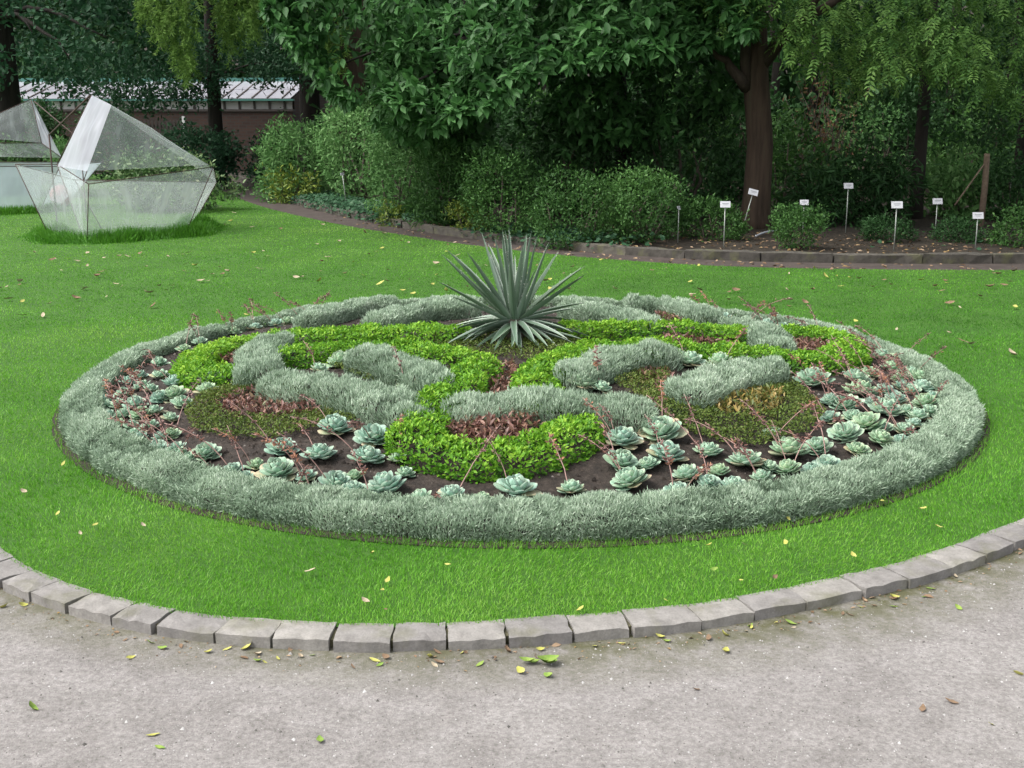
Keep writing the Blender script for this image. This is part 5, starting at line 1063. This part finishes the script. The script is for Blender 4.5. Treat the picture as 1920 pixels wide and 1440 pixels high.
onp = [(240, 1160, 'fall_yellow'), (8, 1140, 'fall_yellow'), (305, 1217, 'fall_green'), (245, 1235, 'fall_yellow'), (465, 1217, 'fall_yellow'), (433, 1207, 'fall_brown'), (287, 1380, 'fall_yellow'), (300, 1403, 'fall_green'), (600, 1392, 'fall_green'), (1165, 1208, 'fall_yellow'), (1115, 1213, 'fall_yellow'), (1013, 1220, 'fall_yellow'), (950, 1222, 'fall_brown'), (1237, 1196, 'fall_yellow'), (1250, 1205, 'fall_green'), (1358, 1192, 'fall_yellow'), (1360, 1224, 'fall_yellow'), (1482, 1170, 'fall_green'), (1676, 1122, 'fall_yellow'), (1797, 1142, 'fall_green'), (1907, 1265, 'fall_yellow'), (1783, 1318, 'fall_brown'), (1730, 1331, 'fall_brown'), (1860, 1360, 'fall_yellow'), (978, 1262, 'fall_yellow'), (1030, 1270, 'fall_green'), (805, 1234, 'fall_yellow'), (900, 1247, 'fall_green'), (822, 1243, 'fall_brown'), (820, 1224, 'fall_brown'), (1305, 1295, 'fall_brown'), (1580, 1152, 'fall_brown'), (1330, 1200, 'fall_brown'), (60, 1330, 'fall_green'), (725, 1235, 'fall_brown'), (703, 1240, 'fall_yellow'), (1000, 1245, 'fall_green')]
for x, y, k in onp: g = G(x, y, -.035); drop(g[0], g[1], -.032, k, rr.uniform(.028, .045), LG[k], k.split('_')[1] + ' leaves on the gravel', rr)
dk = 0
while dk < 46:
    s_ = rr.uniform(fine[0], fine[-1]); p = at_len(fp, fine, s_)
    if abs(p[0]) > 2.6 or p[1] > 5: continue
    q = p + np.array([rr.gauss(0, .02), -rr.uniform(.13, .22)]) ; k = rr.choice(['fall_yellow', 'fall_brown', 'fall_green', 'fall_tan'])
    drop(q[0], q[1], -.032, k, rr.uniform(.018, .036), LG[k], k.split('_')[1] + ' leaves on the gravel', rr); dk += 1
# torn green leaf on the gravel: a crumpled three-lobed scrap
g = G(1008, 1250, -.04); tl = empty('torn_leaf', (g[0], g[1], -.034), 'crumpled torn green leaf lying on the gravel by the kerb', 'leaf')
for a_, s_ in ((.2, .07), (-.3, .06), (2.9, .05), (.7, .045)):
    o = link('lobe', FL['fall_green'][1], tl, Matrix.Translation((math.cos(a_) * .035, math.sin(a_) * .02, .008)) @ Matrix.Rotation(a_ - 1.57, 4, 'Z') @ Matrix.Scale(s_, 4))
# litter on the dark path and the mulch
def kerb_debris():
    n = 3200; s0 = RNG.uniform(fine[0], fine[-1], n); P = np.stack([np.interp(s0, fine, fp[:, 0]), np.interp(s0, fine, fp[:, 1])], 1); P = P[(np.abs(P[:, 0]) < 3.2) & (P[:, 1] < 5.6)]; n = len(P)
    i_ = np.array([np.argmin(((fp[::10] - p) ** 2).sum(1)) for p in P]); tg = unit(np.gradient(fp[::10], axis=0))[i_]; P = P + np.c_[tg[:, 1], -tg[:, 0]] * (.112 + np.abs(RNG.normal(0, .06, n)))[:, None]
    D = unit(np.c_[RNG.normal(size=(n, 2)), np.full(n, .1)]); N = unit(rnd3(n) * .4 + [0, 0, 1]); L = RNG.lognormal(math.log(.008), .5, n)
    tag(link('kerb_debris', leafmesh('kerb_debris', np.c_[P, np.full(n, -.0315)], D, N, L, L * RNG.uniform(.25, .7, n), OVAL, RNG.uniform(0, 1, n), M['litter'])), 'crumbs of dead leaf and bark gathered along the foot of the front kerb', 'debris', kind='stuff')
kerb_debris()
def litter():
    n = 2600; k = RNG.integers(0, len(KERB_BACK) - 1, n); t = RNG.uniform(0, 1, n)[:, None]; P = KERB_BACK[k] * (1 - t) + KERB_BACK[k + 1] * t; off = RNG.uniform(-.6, 2.6, n); on = off < 0; off = np.where((off > -.02) & (off < .2), .25, off)
    P = P + np.c_[off * .3, off * .95]; z = np.where(on, -.02, np.where(off < .2, .1, .07)); kp = ~in_poly(P, lawn_poly) & (P[:, 1] < 20) & (P[:, 0] > -3); P, z = P[kp], z[kp]; n = len(P)
    D = unit(np.c_[RNG.normal(size=(n, 2)), RNG.normal(0, .2, n)]); N = unit(rnd3(n) * .3 + [0, 0, 1]); L = RNG.uniform(.03, .08, n)
    tag(link('leaf_litter', leafmesh('leaf_litter', np.c_[P, z], D, N, L, L * .5, OVAL, RNG.uniform(0, 1, n), M['litter'])), 'dry leaf litter strewn on the dark path and woodland soil', 'leaf litter', kind='stuff')
litter()
print('objects', len(bpy.data.objects), 'tris ~', sum(len(m.loops) - 2 * len(m.polygons) for m in bpy.data.meshes))
